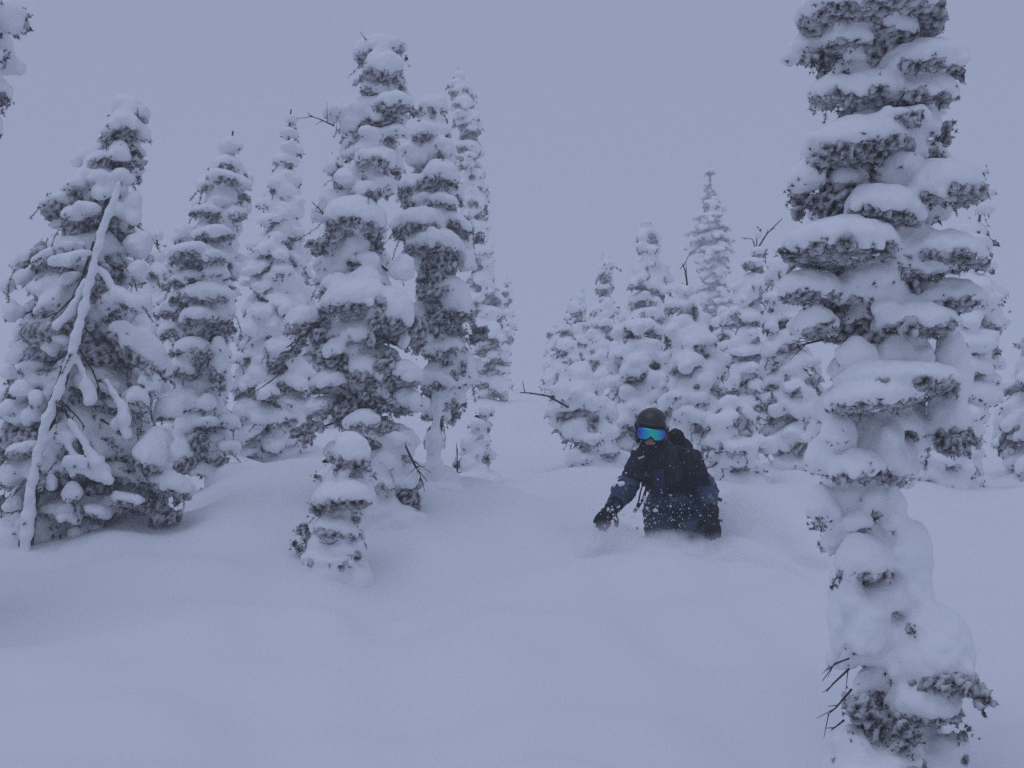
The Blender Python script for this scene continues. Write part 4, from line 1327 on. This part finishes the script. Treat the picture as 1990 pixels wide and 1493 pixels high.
# clods thrown up by the skier
cl = []
for i in range(150):
    a = rs.normal(0, 1)
    px_, py_ = 1310 + rs.normal(0, 42), 1022 - abs(rs.normal(0, 22)) + rs.normal(0, 16)
    cl.append(P(px_, py_, SKIER_D - 0.45 + rs.normal(0, 0.10)))
for i in range(40):
    px_, py_ = rs.uniform(1190, 1400), rs.uniform(850, 1040)
    cl.append(P(px_, py_, SKIER_D - 0.5 + rs.normal(0, 0.12)))
for i in range(60):
    px_, py_ = 1190 + rs.normal(0, 22), 1000 + rs.normal(0, 14)
    cl.append(P(px_, py_, SKIER_D - 0.55 + rs.normal(0, 0.08)))
cl = np.array(cl)
sz = np.exp(rs.normal(math.log(0.0050), 0.55, len(cl)))
o = link('powder_clods', flake_mesh('powder_clods', cl, np.clip(sz, 0.002, 0.020), rs), M_FLAKE, None, kind='stuff')

# billow of fine powder round the skier's legs
mv = bpy.data.materials.new('powder')
mv.use_nodes = True
nt = mv.node_tree
nt.nodes.clear()
def nd(t):
    return nt.nodes.new(t)
mo = nd('ShaderNodeOutputMaterial')
pv = nd('ShaderNodeVolumePrincipled')
pv.inputs['Color'].default_value = (0.985, 0.988, 0.99, 1)
tc = nd('ShaderNodeTexCoord')
ge = nd('ShaderNodeNewGeometry')
nz = nd('ShaderNodeTexNoise')
nz.inputs['Scale'].default_value = 6.0
nz.inputs['Detail'].default_value = 5
nt.links.new(ge.outputs['Position'], nz.inputs['Vector'])
mr = nd('ShaderNodeMapRange')
for k_, v_ in (('From Min', 0.36), ('From Max', 0.66), ('To Min', 0.0), ('To Max', 1.0)):
    mr.inputs[k_].default_value = v_
nt.links.new(nz.outputs['Fac'], mr.inputs['Value'])
ln = nd('ShaderNodeVectorMath')
ln.operation = 'LENGTH'
nt.links.new(tc.outputs['Object'], ln.inputs[0])
fo = nd('ShaderNodeMapRange')                            # thins out towards its own edge
for k_, v_ in (('From Min', 0.98), ('From Max', 0.25), ('To Min', 0.0), ('To Max', 1.0)):
    fo.inputs[k_].default_value = v_
nt.links.new(ln.outputs['Value'], fo.inputs['Value'])
m1 = nd('ShaderNodeMath')
m1.operation = 'MULTIPLY'
nt.links.new(mr.outputs['Result'], m1.inputs[0])
nt.links.new(fo.outputs['Result'], m1.inputs[1])
m2 = nd('ShaderNodeMath')
m2.operation = 'MULTIPLY'
m2.inputs[1].default_value = 17.0
nt.links.new(m1.outputs['Value'], m2.inputs[0])
nt.links.new(m2.outputs['Value'], pv.inputs['Density'])
nt.links.new(pv.outputs['Volume'], mo.inputs['Volume'])
import bmesh
bm_ = bmesh.new()
bmesh.ops.create_icosphere(bm_, subdivisions=3, radius=1.0)
ico = bpy.data.meshes.new('powder_cloud')
bm_.to_mesh(ico)
bm_.free()
ico.materials.append(mv)
for (a, b_, hw, hh, off) in ((1265, 1090, 165, 62, -0.55), (1180, 1052, 80, 42, -0.45), (1470, 1045, 165, 100, 0.0), (1450, 990, 90, 60, 0.3), (1315, 1066, 70, 38, -0.46), (1410, 1100, 180, 66, -0.5)):
    o = link('powder_cloud', ico, None, None, kind='stuff')
    o.location = P(a, b_, SKIER_D + off)
    o.scale = (hw / 276.0, 0.34, hh / 276.0)

# ------------------------------------------------------------------ the fog: one closed box of even, thin, pale air
gx1 = float(np.abs(GX).max()) + 2
zlo, zhi = float(GZ.min()) - 1.0, 27.0
x0, x1, y0, y1 = -gx1, gx1, -10.0, 237.0
HV = np.array([(x, y, z) for z in (zlo, zhi) for y in (y0, y1) for x in (x0, x1)], float)
HF = np.array([(0, 2, 3, 1), (4, 5, 7, 6), (0, 1, 5, 4), (2, 6, 7, 3), (0, 4, 6, 2), (1, 3, 7, 5)])
hz = link('haze', mesh_from('haze', HV, HF, False), None, None, kind='stuff')
mh = bpy.data.materials.new('haze')
mh.use_nodes = True
nt = mh.node_tree
nt.nodes.clear()
mo = nt.nodes.new('ShaderNodeOutputMaterial')
pv = nt.nodes.new('ShaderNodeVolumePrincipled')
pv.inputs['Color'].default_value = (0.97, 0.975, 0.98, 1)
pv.inputs['Density'].default_value = 0.0055
nt.links.new(pv.outputs['Volume'], mo.inputs['Volume'])
hz.data.materials.append(mh)
